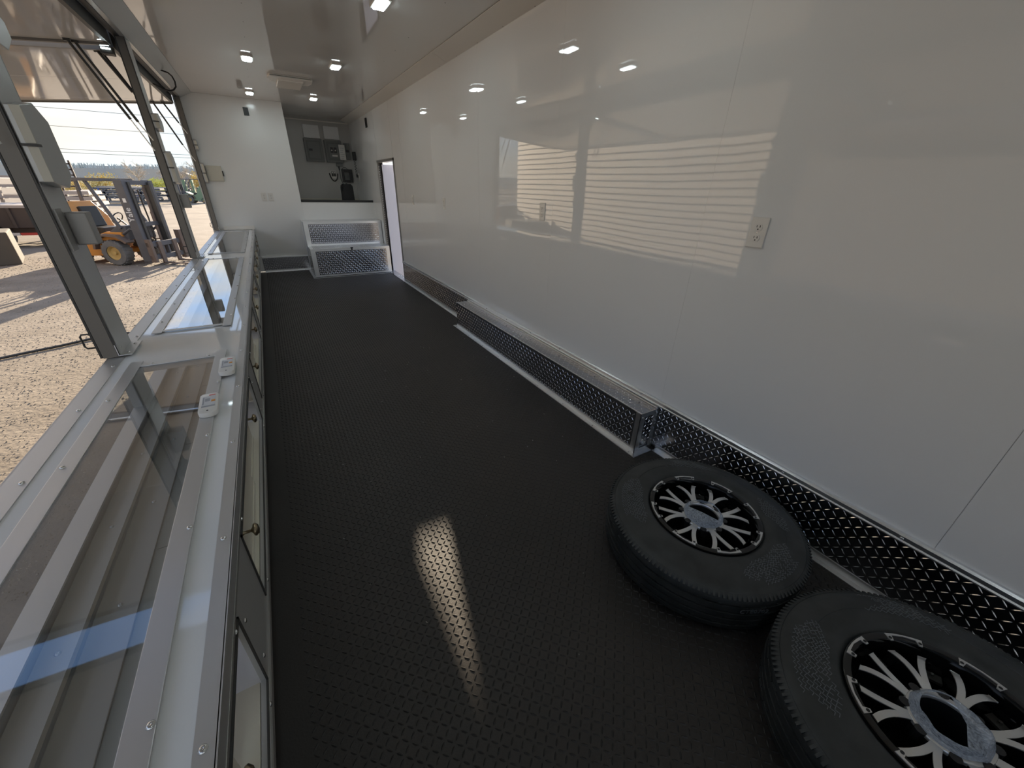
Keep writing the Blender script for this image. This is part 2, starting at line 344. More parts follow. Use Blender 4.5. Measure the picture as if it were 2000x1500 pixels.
# right door: opening y 6.29..7.2, leaf swung outwards at the far jamb
dr = struct(MB().box(XR - .012, XR + .075, 7.2, 7.235, 0, 1.72).box(XR - .012, XR + .075, 6.255, 6.29, 0, 1.72).box(XR - .012, XR + .075, 6.255, 7.235, 1.687, 1.72).build('door_1', M['frame'], bevel=.002))
MB().box(XR + .01, XR + .03, 7.175, 7.2, .01, 1.685).build('weather_seal', M['jamb'], dr)
mb = MB()
for z in frange(.05, 1.65, .035): mb.box(XR + .004, XR + .010, 7.182, 7.188, z, z + .014)
mb.build('seal_studs', M['alu'], dr, kind='stuff')
MB().box(XR + .048, 2.62, 7.165, 7.2, -.1, 1.665).build('door_leaf', M['bluew'], dr, bevel=.003)
MB().box(1.683, XR + .075, 6.29, 7.2, -.004, .004).build('threshold', M['tread'], dr)
tread(dr, (1.69, 6.3, .004), (1, 0, 0), (0, 1, 0), .1, .88, .02, M['bar'])

# ------------------------------------------------------------------ baseboards
bb = struct(MB().box(XR - .010, XR + .002, -1.8, 1.19, .02, .30).box(XR - .010, XR + .002, 3.805, 6.285, .02, .30).build('baseboard_right', M['tread'], fix=True))
for a, b in ((-1.5, 1.19), (3.81, 6.28)): tread(bb, (XR - .0105, b, .035), (0, -1, 0), (0, 0, 1), b - a, .245, .0262, M['bar'], h=.0012)
MB().prism([(XR - .003, .276), (XR - .018, .279), (XR - .020, .285), (XR - .016, .290), (XR - .016, .303), (XR - .020, .307), (XR - .012, .313), (XR - .003, .313)], 'y', -1.8, 6.285).build('top_trim', M['alu'], bb)
MB().box(1.685, XR - .008, -1.8, 1.16, .0, .0035).box(XR - .0135, XR - .009, -1.8, 1.16, .0, .035).box(1.685, XR - .008, 3.83, 6.285, .0, .0035).box(XR - .0135, XR - .009, 3.83, 6.285, 0, .035).build('floor_trim', M['alu'], bb)
screws(bb, [(XR - .017, y, .296) for y in frange(-1.1, 6.2, .405)], (-1, 0, 0), sc=.9)
be = struct(MB().box(-.21, .485, YE - .012, YE - .001, .02, .245).build('baseboard_front', M['tread']))
tread(be, (-.205, YE - .0125, .03), (1, 0, 0), (0, 0, 1), .68, .195, .0262, M['bar'], h=.0012)
MB().box(-.21, .485, YE - .022, YE - .001, .228, .252).build('top_trim', M['alu'], be, bevel=.002)
MB().box(-.21, .485, YE - .055, YE - .012, 0, .004).box(-.21, .485, YE - .016, YE - .012, 0, .03).build('floor_trim', M['alu'], be)
screws(be, [(x, YE - .035, .004) for x in (.05, .4)], (0, 0, 1))

# wheel well box
wb = thing('wheel_well_box', (1.64, 2.5, 0), 'long low bright tread plate wheel cover box along the right wall', 'wheel box')
X0, Y0, Y1, ZB = 1.569, 1.194, 3.803, .266
MB().box(X0, XR - .004, Y0, Y1, .001, ZB).build('plate_body', M['tread'], wb, bevel=.0015)
tread(wb, (X0 - .0003, Y1 - .01, .025), (0, -1, 0), (0, 0, 1), Y1 - Y0 - .05, .225, .0262, M['bar'], h=.0012)
tread(wb, (X0 + .006, Y0 + .03, ZB + .0003), (1, 0, 0), (0, 1, 0), .115, Y1 - Y0 - .04, .0262, M['bar'], h=.0012)
tread(wb, (X0 + .04, Y0 - .0003, .04), (1, 0, 0), (0, 0, 1), .075, .195, .022, M['bar'], h=.0012)
MB().box(X0 - .003, X0 + .034, Y0 - .003, Y0 - .0002, .002, ZB + .002).box(X0 - .003, X0 - .0004, Y0 - .003, Y0 + .032, .002, ZB + .002).build('corner_angle', M['alu'], wb)
MB().box(XR - .045, XR - .008, Y0 - .003, Y0 - .0002, .002, ZB + .002).build('end_angle', M['alu'], wb)
MB().box(X0 + .03, XR - .045, Y0 - .0028, Y0 - .0002, ZB - .028, ZB + .002).build('end_top_angle', M['alu'], wb)
MB().box(X0 - .002, X0 + .008, Y0, Y1, ZB - .002, ZB + .0022).build('top_edge', M['alu'], wb)
MB().box(XR - .028, XR - .006, Y0, Y1, ZB + .0005, ZB + .010).build('wall_angle', M['alu'], wb, bevel=.002)
MB().box(X0 - .034, X0 - .001, Y0 - .034, Y1 + .034, 0, .0035).box(X0 - .001, XR - .04, Y0 - .034, Y0 - .001, 0, .0035).box(X0 - .004, X0 - .001, Y0, Y1, .0, .026).box(X0, XR - .03, Y0 - .005, Y0 - .003, 0, .026).build('floor_flange', M['alu'], wb)
screws(wb, [(X0 - .02, y, .0035) for y in frange(Y0 + .02, Y1, .32)], (0, 0, 1), sc=.8)
screws(wb, [(X0 + .016, Y0 - .003, z) for z in (.04, .24)] + [(XR - .027, Y0 - .003, z) for z in (.06, .24)], (0, -1, 0), sc=.7)
screws(wb, [(X0 + .03, Y0 + .02, ZB + .001), (XR - .05, Y0 + .02, ZB + .001)], (0, 0, 1), sc=.7)

# stepped locker at the front wall
sb = thing('step_locker', (1.1, 7.5, 0), 'two tier bright tread plate step locker below the white front panel', 'locker')
MB().box(.49, XR - .008, 7.05, YE - .002, .012, .43).build('lower_body', M['tread'], sb, bevel=.002)
MB().box(.49, XR - .008, 7.45, YE - .002, .43, .80).build('upper_body', M['tread'], sb, bevel=.002)
def tdoor(y, z0, z1):
    d = MB().box(.55, 1.655, y - .008, y - .001, z0 + .03, z1 - .035).build('locker_door', M['tread'], sb)
    tread(d, (.555, y - .0082, z0 + .035), (1, 0, 0), (0, 0, 1), 1.095, z1 - z0 - .075, .030, M['bar'], h=.002, L=.95, W=.22)
    MB().box(.49, 1.71, y - .006, y - .001, z1 - .035, z1 + .003).box(.49, 1.71, y - .006, y - .001, z0, z0 + .03).box(.488, .55, y - .0055, y - .001, z0, z1).box(1.655, 1.712, y - .0055, y - .001, z0, z1).build('door_frame', M['alu'], sb)
tdoor(7.05, .012, .44); tdoor(7.45, .44, .812)
MB().box(.486, 1.712, 7.043, 7.45, .430, .444).build('step_top', M['alu'], sb, bevel=.002)
tread(sb, (.53, 7.09, .4443), (1, 0, 0), (0, 1, 0), 1.15, .34, .0235, M['bar'])
MB().box(.486, 1.712, 7.44, YE - .002, .80, .816).build('upper_top', M['alu'], sb, bevel=.002)
tread(sb, (.4895, 7.86, .03), (0, -1, 0), (0, 0, 1), .79, .38, .0235, M['bar']); tread(sb, (.4895, 7.86, .46), (0, -1, 0), (0, 0, 1), .39, .33, .0235, M['bar'])
for q_ in ((7.045, 7.085, .01, .44), (7.445, 7.485, .44, .81), (7.83, 7.87, .01, .81)): MB().box(.484, .4905, *q_).build('side_angle', M['alu'], sb)
MB().box(.45, .489, 7.02, YE - .06, 0, .004).box(.45, 1.68, 7.01, 7.048, 0, .004).build('floor_flange', M['alu'], sb)
MB().box(1.08, 1.12, 7.02, 7.044, .432, .452).box(1.09, 1.11, 7.03, 7.043, .405, .435).build('latch', M['black'], sb, bevel=.003)

# ------------------------------------------------------------------ display counter
dc = thing('display_counter', (-.46, 3, 0), 'long white and aluminium serving counter with glass topped display case at the left openings', 'counter')
wins = [(-.9, 2.0), (2.50, 4.86), (5.28, 7.54)]
t = MB().box(-.712, -.600, -1.78, YE - .003, .655, .676).box(-.30, -.215, -1.78, YE - .003, .655, .676)
ed = [-1.78] + [v for wn in wins for v in wn] + [YE - .003]
for a, b in zip(ed[0::2], ed[1::2]): t.box(-.600, -.30, a, b, .655, .676)
t.build('worktop', M['top'], dc)
for a, b in wins:
    MB().box(-.605, -.30, a - .008, b + .008, .6765, .6805).build('glass_pane', M['glass'], dc)
    MB().box(-.618, -.577, a - .04, b + .06, .681, .6845).build('frame_bar', M['alu2'], dc, bevel=.0008)
    MB().box(-.325, -.286, a - .04, b + .06, .681, .6845).build('frame_bar', M['alu2'], dc, bevel=.0008)
    MB().box(-.325 - .252, -.326, b - .003, b + .02, .681, .6845).build('frame_bar', M['alu2'], dc, bevel=.0008)
    MB().box(-.325 - .252, -.326, a - .02, a + .003, .681, .6845).build('frame_bar', M['alu2'], dc, bevel=.0008)
    screws(dc, [(x, y, .6845) for x in (-.606, -.292) for y in frange(a + .16, b - .05, .405)] + [(x, b + .01, .6845) for x in (-.54, -.35)], (0, 0, 1))
MB().box(-.7135, -.659, -1.78, YE - .01, .676, .6795).box(-.7165, -.7125, -1.78, YE - .01, .60, .6795).build('outer_edge_trim', M['alu2'], dc)
MB().box(-.240, -.2125, -1.78, YE - .01, .676, .6797).box(-.214, -.2105, -1.78, YE - .01, .645, .6797).build('inner_edge_trim', M['alu2'], dc)
screws(dc, [(-.674, y, .6795) for y in frange(.06, 7.8, .4)] + [(-.228, y, .6797) for y in frange(.41, 7.8, .405)], (0, 0, 1))
# inside of the case
MB().box(-.712, -.232, -1.78, YE - .003, .355, .367).build('case_floor', M['white'], dc)
MB().box(-.713, -.700, -1.78, YE - .003, .367, .430).box(-.700, -.655, -1.78, YE - .003, .424, .430).build('outer_sill', M['alu2'], dc)
MB().box(-.655, -.585, -1.78, YE - .003, .398, .402).box(-.588, -.585, -1.78, YE - .003, .402, .412).box(-.585, -.50, -1.78, YE - .003, .380, .384).build('inner_flange', M['taupe'], dc)
for y in frange(-.6, 7.5, .61): MB().box(-.50, -.24, y, y + .0015, .3672, .3680).build('case_seam', M['frame'], dc)
screws(dc, [(-.62, y, .402) for y in frange(.1, 7.5, .42)] + [(-.54, y + .1, .384) for y in frange(.1, 7.5, .42)], (0, 0, 1))
MB().box(-.712, -.68, 2.18, 2.36, .367, .655).box(-.712, -.68, 5.0, 5.18, .367, .655).build('case_mullions', M['frame_l'], dc)
# front of the case towards the aisle
ops = [(-1.53, -.55), (-.33, .65), (.87, 1.85), (2.07, 3.05), (3.27, 4.25), (4.47, 5.45), (5.67, 6.65), (6.87, 7.70)]
fp = MB().box(-.224, -.2135, -1.78, YE - .003, .622, .655).box(-.224, -.2135, -1.78, YE - .003, .365, .402)
e2 = [-1.78] + [v for o_ in ops for v in o_] + [YE - .003]
for a, b in zip(e2[0::2], e2[1::2]): fp.box(-.224, -.2135, a, b, .402, .622)
fp.build('front_panel', M['frame_l'], dc)
MB().box(-.2135, -.2095, -1.78, YE - .003, .360, .378).box(-.2135, -.2095, -1.78, YE - .003, .636, .645).build('front_angle', M['frame'], dc)
MB().box(-.45, -.2135, -1.78, YE - .003, .348, .3545).build('underside', M['darkgrey'], dc)
MB().box(-.47, -.45, -1.78, YE - .003, .001, .348).build('recessed_base', M['frame_l'], dc)
km = MB().lathe([(.00001, 0), (.010, 0), (.009, .004), (.0045, .010), (.004, .026), (.009, .030), (.0165, .033), (.0175, .037), (.012, .043), (.00001, .045)], 16).mesh('knob'); km.materials.append(M['bronze']); km.shade_smooth()
for a, b in ops:
    MB().box(-.2135, -.2100, a, b, .617, .622).box(-.2135, -.2100, a, b, .402, .407).box(-.2135, -.2100, a, a + .005, .402, .622).box(-.2135, -.2100, b - .005, b, .402, .622).build('opening_lip', M['darkgrey'], dc)
    MB().box(-.262, -.252, a - .01, b + .01, .560, .640).build('slide_rail', M['darkgrey'], dc)
    MB().box(-.30, -.226, a, b, .395, .402).build('ledge', M['cream'], dc)
    for y0_, y1_, xk, ky in ((a + .01, a + .5, -.240, .10), (b - .50, b - .16, -.247, .27)):
        s_ = MB().box(xk - .006, xk, y0_, y1_, .403, .60).box(xk - .002, xk + .003, y0_, y1_, .585, .60).box(xk - .002, xk + .003, y0_, y1_, .403, .418).build('sliding_door', M['cream'], dc, bevel=.001)
        k = bpy.data.objects.new('knob', km); C.objects.link(k); k.parent = s_; k.location = (xk, y0_ + ky, .535); k.rotation_euler = (0, R(90), 0); 
    screws(dc, [(-.2098, y, .630) for y in (a + .05, b - .04)] + [(-.2098, y, .392) for y in (a + .06, b - .05)] + [(-.2098, b + .03, .44), (-.2098, b + .02, .58)], (1, 0, 0), sc=.85)
MB().box(-.620, -.20, YE - .022, YE - .002, .680, .735).build('backsplash', M['cove'], dc, bevel=.003)

# remotes and sticker on the counter
def remote(cx, cy, ang, L, lab):
    e = thing('remote_control', (cx, cy, .685), lab, 'remote', 'white remote controls on the counter')
    hw, hl = .0265, L / 2; pl = []
    for i in range(9):
        t_ = math.pi + math.pi * i / 8; pl.append((hw * math.cos(t_), -hl + .02 + .02 * math.sin(t_)))
    pl += [(hw, hl - .012), (hw * .75, hl), (-hw * .75, hl), (-hw, hl - .012)]
    MB().prism(pl, 'z', 0, .017).build('casing', M['plastic'], e, bevel=.003, smooth=True).matrix_parent_inverse = Matrix.Identity(4)
    for nm, m, x0, x1, y0, y1, h in (('label', 'label', -.018, .019, -.032, .052, .0177), ('logo_print', 'redp', .0, .018, .057, .063, .0177), ('button', 'orangeb', .008, .019, .005, .017, .0195),
                                     ('label_band', 'greyp', -.018, .019, -.031, -.022, .0180), ('diagram', 'greyp', -.010, .004, .012, .034, .0180), ('text_lines', 'greyp', -.016, -.0125, -.012, .045, .0180)):
        MB().box(x0, x1, y0, y1, .0165, h).build(nm, M[m], e, bevel=.0 if h < .019 else .001).matrix_parent_inverse = Matrix.Identity(4)
    MB().cyl((0, -hl + .02, .0165), (0, -hl + .02, .0178), .003, n=10).build('hole', M['black'], e).matrix_parent_inverse = Matrix.Identity(4)
    e.rotation_euler = (0, 0, ang)
remote(-.302, 1.478, R(2), .155, 'white remote control nearer the camera, lying across the frame bar of the counter')
remote(-.268, 1.818, R(1), .172, 'white remote control farther from the camera, beside the counter edge trim')

# ------------------------------------------------------------------ window posts
def post(y0, first, label):
    e = thing('window_post', (-.70, y0 + .1, .68), label, 'post', 'posts between the serving openings')
    w2 = min(.205, YE - .002 - y0)
    MB().box(-.728, -.678, y0, y0 + w2, .680, 2.372).build('post_body', M['frame'], e, bevel=.002)
    MB().box(-.678, -.672, y0 + .012, y0 + w2 - .03, .684, 2.37).build('cover_strip', M['frame_l'], e, bevel=.001)
    MB().box(-.7265, -.6795, y0 - .0035, y0 - .0005, .682, 2.371).build('dark_channel', M['bronzegrey'], e)
    MB().box(-.735, -.728, y0 - .004, y0 + .02, .684, 2.37).box(-.6785, -.674, y0 - .003, y0 + .006, .684, 2.37).build('track', M['darkgrey'], e)
    for z0, z1 in ((1.33, 1.60), (1.745, 1.885)):
        c = .03
        MB().prism([(y0 + .004, z0 + .02), (y0 + w2 - .07, z0), (y0 + w2, z0 + .045), (y0 + w2, z1 - .05), (y0 + w2 - .08, z1), (y0 + .004, z1 - .02)], 'x', -.672, -.632).build('latch_housing', M['frame_l'], e, bevel=.003)
        zm = (z0 + z1) / 2 - .0
        for a, b in ((z0 + .022, zm - .006), (zm + .004, z1 - .022)): MB().box(-.656, -.630, y0 - .002, y0 + .0035, a, b).build('cream_strip', M['cream'], e, bevel=.001)
        MB().box(-.668, -.628, y0 - .006, y0 + .03, zm - .005, zm + .003).build('pivot_plate', M['darkgrey'], e)
    if w2 > .15:
        MB().box(-.672, -.665, y0 + .01, y0 + .065, 1.115, 1.262).build('box_flange', M['frame'], e, bevel=.001)
        MB().box(-.665, -.605, y0 + .07, y0 + .135, 1.13, 1.248).build('junction_box', M['frame'], e, bevel=.004)
    MB().box(-.678, -.632, y0 - .004, y0 + w2 - .02, .6845, .688).box(-.678, -.674, y0 - .004, y0 + w2 - .02, .6845, .735).build('corner_bracket', M['alu2'], e, bevel=.001)
    screws(e, [(-.65, y0 + .03, .688), (-.65, y0 + w2 - .06, .688)], (0, 0, 1)); screws(e, [(-.674, y0 + .05, .71)], (1, 0, 0))
    a = .028
    MB().tube([(-.735, y0 + .01, .79), (-.762, y0 + .01, .79), (-.768, y0 + .01, .782), (-.768, y0 + .01, .738), (-.762, y0 + .01, .73), (-.735, y0 + .01, .73)], .0035, 8).build('latch_ring', M['darkgrey'], e, smooth=True)
post(2.172, 1, 'nearest grey window post at the left, widest in the photo, with large latch housings')
post(4.988, 0, 'middle grey window post between the second and third serving openings')
post(7.782, 0, 'far slim window post in the corner beside the front wall')
# near end of the first bay
tag(MB().box(-.728, -.678, -1.3, -1.12, .68, 2.372).build('window_post', M['frame'], bevel=.002), 'rear grey window post behind the camera', 'post', 'posts between the serving openings')

# ------------------------------------------------------------------ raised awning doors with gas struts
def awning(y0, y1, struts, label):
    e = thing('awning_door', (-.76, (y0 + y1) / 2, 2.30), label, 'awning', 'raised awning doors')
    sl_ = .088; xo = -2.42
    def zt(x): return 2.300 + (x + .70) * sl_
    cuts = frange(y0 + .02, y1 - .02, 1.22); cuts = cuts + [y1 - .02] if y1 - .02 - cuts[-1] > .2 else cuts[:-1] + [y1 - .02]
    for a, b in zip(cuts, cuts[1:]):
        MB().add([(-.77, a + .004, zt(-.77)), (xo, a + .004, zt(xo)), (xo, b - .004, zt(xo)), (-.77, b - .004, zt(-.77)), (-.77, a + .004, zt(-.77) + .02), (xo, a + .004, zt(xo) + .02), (xo, b - .004, zt(xo) + .02), (-.77, b - .004, zt(-.77) + .02)],
                 [(0, 1, 2, 3), (4, 7, 6, 5), (0, 4, 5, 1), (1, 5, 6, 2), (2, 6, 7, 3), (3, 7, 4, 0)]).build('panel', M['awn'], e)
    f = MB()
    for ya, yb in ((y0 - .012, y0 + .02), (y1 - .02, y1 + .012)):
        f.obox(((-.77 + xo) / 2, (ya + yb) / 2, zt((-.77 + xo) / 2) + .012), ((-.77 - xo) / 2, 0, (-.77 - xo) / 2 * sl_), (0, (yb - ya) / 2, 0), (0, 0, .027))
    f.box(xo - .03, xo + .01, y0 - .012, y1 + .012, zt(xo) - .012, zt(xo) + .035)
    f.build('edge_frame', M['bronzegrey'], e)
    MB().box(-.79, -.762, y0 - .05, y1 + .05, 2.292, 2.41).build('hinge_bar', M['darkgrey'], e)
    for P, Q, T in struts:
        d = (Vector(Q) - Vector(P)).normalized()
        s_ = MB().cyl(P, Q, .010, n=10).build('gas_strut', M['darkgrey'], e, smooth=True)
        MB().cyl(Q, T, .0048, n=8).build('rod', M['alu'], s_, smooth=True).matrix_parent_inverse = Matrix.Identity(4)
        MB().obox(Vector(P) + Vector((-.005, 0, .012)), (.02, 0, .002), (0, .012, 0), (0, 0, .014)).build('strut_bracket', M['darkgrey'], s_).matrix_parent_inverse = Matrix.Identity(4)
def S3(y): return [((-.985, y, 2.262), (-.79, y, 1.80), (-.705, y, 1.595)), ((-.885, y + .03, 2.268), (-.75, y + .03, 2.02), (-.70, y + .03, 1.93))]
awning(-1.25, 2.04, [((-.985, 2.0, 2.262), (-.79, 2.02, 1.80), (-.70, 2.12, 1.46))], 'raised white awning door over the nearest bay, partly behind the nearest post')
awning(2.34, 4.89, [((-.985, 4.82, 2.262), (-.79, 4.84, 1.80), (-.705, 4.86, 1.585)), ((-.955, 4.86, 2.265), (-.755, 4.89, 1.79), (-.70, 4.92, 1.665)), ((-.985, 2.44, 2.262), (-.79, 2.42, 1.80), (-.735, 2.39, 1.60))], 'raised white awning door over the second bay with two struts meeting the middle post')
awning(5.045, 7.80, [((-.885, 5.10, 2.268), (-.756, 5.10, 2.02), (-.735, 5.10, 1.96)), ((-.868, 5.16, 2.268), (-.75, 5.16, 2.01), (-.735, 5.16, 1.95)), ((-.966, 7.70, 2.262), (-.79, 7.70, 1.80), (-.70, 7.70, 1.608)), ((-.86, 7.72, 2.268), (-.76, 7.72, 2.06), (-.70, 7.72, 1.94))], 'raised white awning door over the farthest bay, its lower edge against the sky')
pl = thing('porch_light', (-.80, 4.97, 2.25), 'small bright porch light under the header beside the middle post top', 'lamp')
MB().box(-.84, -.765, 4.925, 5.015, 2.235, 2.275).build('housing', M['darkgrey'], pl, bevel=.006); MB().box(-.83, -.775, 4.921, 4.925, 2.262, 2.271).build('lens', M['led'], pl)
# cable loop at the header
cp = [(-.668, 6.3, 2.40), (-.62, 6.3, 2.392), (-.58, 6.3, 2.381), (-.555, 6.3, 2.355), (-.543, 6.3, 2.31), (-.548, 6.3, 2.265), (-.575, 6.3, 2.235), (-.61, 6.3, 2.222), (-.655, 6.3, 2.228), (-.70, 6.3, 2.25), (-.72, 6.3, 2.262), (-.74, 6.3, 2.27)]
tag(MB().tube(cp, .0075, 8).build('cable_loop', M['black'], smooth=True), 'black cable looping over the header beam of the farthest opening', 'cable')

# ------------------------------------------------------------------ ceiling lights and vent
def light(x, y, label, proto=[None]):
    if proto[0] is None:
        e = thing('ceiling_light', (x, y, ZC), label, 'ceiling light', 'LED ceiling lights'); e['rot'] = 1
        pr = [(-.052, -.09), (-.042, -.10), (.042, -.10), (.052, -.09), (.052, .09), (.042, .10), (-.042, .10), (-.052, .09)]
        MB().prism(pr, 'z', -.018, 0).build('housing', M['plastic'], e, bevel=.004)
        MB().prism([(a * .72, b * .78) for a, b in pr], 'z', -.026, -.017).build('lens', M['led'], e, bevel=.002)
        proto[0] = e
    else:
        e = copy_tree(proto[0]); e.location = (x, y, ZC); e['label'] = label
light(.945, 3.37, 'LED ceiling light nearest the camera, at the top edge of the photo'); light(.16, 5.40, 'LED ceiling light at the left, above the serving counter')
light(.93, 5.19, 'LED ceiling light just right of the white ceiling fixture'); light(.155, 7.30, 'small distant LED ceiling light by the front wall, left row'); light(.925, 7.17, 'small distant LED ceiling light before the electrical recess, right row')
light(.16, 3.42, 'LED ceiling light of the left row, above the photo frame, nearer than the counter remotes'); light(.16, 1.46, 'LED ceiling light of the left row seen only as a reflection in the near glass'); light(.16, -.55, 'LED ceiling light behind the camera, left row'); light(.945, -.55, 'LED ceiling light behind the camera, right row'); light(.945, 1.46, 'LED ceiling light of the right row seen only as a reflection')
ac = thing('ceiling_fixture', (.56, 6.2, ZC), 'white flat ceiling fixture with rounded ends in the middle of the ceiling', 'fixture')
pp = [(.34, 6.0), (.36, 5.96), (.76, 5.96), (.795, 6.0), (.80, 6.12), (.775, 6.26), (.70, 6.30), (.44, 6.30), (.37, 6.24), (.34, 6.12)]
MB().prism(pp, 'z', ZC - .030, ZC).build('body', M['cove'], ac, bevel=.008); MB().box(.44, .70, 6.05, 6.50, ZC - .045, ZC).build('box', M['cove'], ac, bevel=.006)
MB().box(.36, .78, 5.955, 5.961, ZC - .018, ZC - .014).build('seam', M['darkgrey'], ac)

# ------------------------------------------------------------------ outlets, switches, speakers
def outlet(c, nrm, label, group, rocker=False):
    e = thing('outlet', c, label, 'outlet', group); e['rot'] = 1
    # local frame: x along wall, y out of wall, z up (built facing -y)
    pl = [(-.035, -.058), (.035, -.058), (.035, .058), (-.035, .058)]
    MB().prism(pl, 'y', -.006, 0).build('cover_plate', M['plastic'], e, bevel=.0035)
    for s in (-1, 1):
        pts = [(.0165 * math.cos(i * math.pi / 10), .0145 * max(-.82, min(.82, math.sin(i * math.pi / 10)))) for i in range(20)]
        r = MB().prism([(a, b + s * .0205) for a, b in pts], 'y', -.0085, -.005).build('receptacle', M['plastic'], e)
        h = MB().box(-.0078, -.0052, -.0088, -.0084, s * .0205 - .001, s * .0205 + .0075).box(.0048, .0078, -.0088, -.0084, s * .0205 - .001, s * .0205 + .0075).cyl((0, -.0088, s * .0205 - .0075), (0, -.0084, s * .0205 - .0075), .0028, n=8).build('slots', M['black'], r)
    MB().cyl((0, -.0075, 0), (0, -.005, 0), .0028, n=8).build('centre_screw', M['screw'], e)
    e.rotation_euler = (0, 0, {'-y': 0, '-x': R(-90)}[nrm])
outlet((XR - .001, .935, 1.234), '-x', 'nearest and largest looking white outlet on the glossy right wall', 'white duplex outlets')
outlet((XR - .001, 2.49, 1.228), '-x', 'second white outlet along the right wall, in the siding reflection', 'white duplex outlets')
outlet((XR - .001, 4.40, 1.205), '-x', 'third white outlet along the right wall, seen edge-on', 'white duplex outlets')
outlet((XR - .001, 5.51, 1.205), '-x', 'farthest white outlet on the right wall, close before the doorway', 'white duplex outlets')
outlet((.035, YE - .001, 1.158), '-y', 'left one of the two white outlets on the front wall', 'white duplex outlets')
outlet((.13, YE - .001, 1.158), '-y', 'right one of the two white outlets on the front wall', 'white duplex outlets')
tag(MB().box(.035, .10, YE - .012, YE - .001, 2.235, 2.335).build('wall_speaker', M['black'], bevel=.002), 'small black square cover high on the white front wall', 'cover', 'small black covers near the ceiling')
tag(MB().box(XR - .014, XR - .001, 7.60, 7.70, 2.20, 2.33).build('wall_speaker', M['black'], bevel=.002), 'small black square cover high on the right wall beside the recess', 'cover', 'small black covers near the ceiling')
cb = thing('cream_box', (-.53, YE, 1.36), 'square cream enclosure on the front wall beside the far post', 'box')
MB().box(-.622, -.432, YE - .030, YE - .001, 1.36, 1.566).build('enclosure', M['cream'], cb, bevel=.004); MB().box(-.612, -.442, YE - .034, YE - .030, 1.37, 1.556).build('cover', M['cream'], cb, bevel=.002)
MB().box(-.432, -.418, YE - .024, YE - .006, 1.43, 1.50).build('latch', M['black'], cb, bevel=.003)

# ------------------------------------------------------------------ electrical recess
YB = 9.148
for x0, x1, lab in ((.905, 1.175, 'left white cover panel above the closed breaker box'), (1.25, 1.515, 'right white cover panel above the open breaker box')):
    e = thing('cover_panel', ((x0 + x1) / 2, YB, 2.22), lab, 'panel', 'white cover panels in the recess'); MB().box(x0, x1, YB - .022, YB, 2.118, 2.325).build('plate', M['white'], e, bevel=.003)
def breaker(x0, x1, z0, z1, lab, open_):
    e = thing('breaker_box', ((x0 + x1) / 2, YB, z0), lab, 'breaker box', 'grey breaker boxes')
    MB().box(x0, x1, YB - .075, YB, z0, z1).build('body', M['grey'], e, bevel=.006)
    MB().box(x0 + .035, x1 - .035, YB - .083, YB - .075, z0 + .035, z1 - .035).build('front_frame', M['grey2'], e, bevel=.004)
    if not open_:
        d = MB().box(x0 + .055, x1 - .055, YB - .090, YB - .083, z0 + .055, z1 - .055).build('door', M['grey'], e, bevel=.003)
        MB().box(x0 + .062, x0 + .122, YB - .098, YB - .090, (z0 + z1) / 2 - .012, (z0 + z1) / 2 + .022).build('handle', M['black'], d, bevel=.002)
    else:
        MB().box(x0 + .065, x1 - .065, YB - .089, YB - .083, z0 + .075, z1 - .06).build('dead_front', M['grey'], e, bevel=.003)
        for k in (0, 1):
            b_ = MB().box(x0 + .085 + k * .062, x0 + .135 + k * .062, YB - .096, YB - .089, z0 + .16, z0 + .25).build('breaker', M['black'], e)
            MB().box(x0 + .10 + k * .062, x0 + .118 + k * .062, YB - .103, YB - .096, z0 + .19, z0 + .21).build('toggle', M['plastic'], b_)
        MB().box(x0 + .105, x0 + .20, YB - .092, YB - .089, z0 + .10, z0 + .128).build('label_plate', M['plastic'], e)
        d = MB().box(x1 - .065, x1 + .045, YB - .115, YB - .108, z0 + .05, z1 - .065).build('open_door', M['plastic'], e, bevel=.002)
        for i in range(6): MB().box(x1 - .05, x1 - .0 + .012 * (i % 3), YB - .117, YB - .115, z0 + .075 + i * .033, z0 + .082 + i * .033).build('door_print', M['greyp'], d)
breaker(.88, 1.185, 1.735, 2.105, 'closed grey breaker box at the left of the recess', False)
breaker(1.225, 1.525, 1.735, 2.10, 'open grey breaker box with two black breakers and a printed door', True)
e = thing('disconnect_box', (1.60, YB, 1.82), 'small grey box behind the printed breaker door beside the corner', 'box'); MB().box(1.572, 1.665, YB - .06, YB, 1.80, 2.07).build('body', M['grey'], e, bevel=.005); MB().box(1.59, 1.65, YB - .066, YB - .06, 1.92, 1.955).build('handle', M['black'], e, bevel=.002)
e = thing('conduit_box', (1.44, YB, 1.69), 'little grey conduit box right under the open breaker box', 'box'); MB().box(1.385, 1.50, YB - .05, YB, 1.675, 1.733).build('body', M['grey'], e, bevel=.004)
cpts = [(1.425, YB - .025, 1.675), (1.428, YB - .027, 1.55), (1.43, YB - .03, 1.45), (1.45, YB - .05, 1.38), (1.50, YB - .12, 1.335), (1.53, YB - .25, 1.32)]
e2_ = tag(MB().tube(cpts, .008, 8).build('power_cable', M['grey'], smooth=True), 'grey power cable hanging from the conduit box to the black bag', 'cable')
MB().cyl((1.425, YB - .025, 1.685), (1.426, YB - .026, 1.61), .014, .009, 10).build('strain_relief', M['black'], e2_, smooth=True)
e = thing('hanging_bracket', (1.31, YB, 1.42), 'black U shaped bracket around a double outlet on the recess wall', 'bracket')
MB().tube([(1.235, YB - .012, 1.55), (1.245, YB - .02, 1.50), (1.27, YB - .02, 1.44), (1.31, YB - .02, 1.415), (1.35, YB - .02, 1.44), (1.375, YB - .02, 1.50), (1.385, YB - .012, 1.55)], .010, 8).build('hook', M['black'], e, smooth=True)
MB().box(1.258, 1.362, YB - .008, YB, 1.46, 1.60).build('plate', M['plastic'], e, bevel=.003)
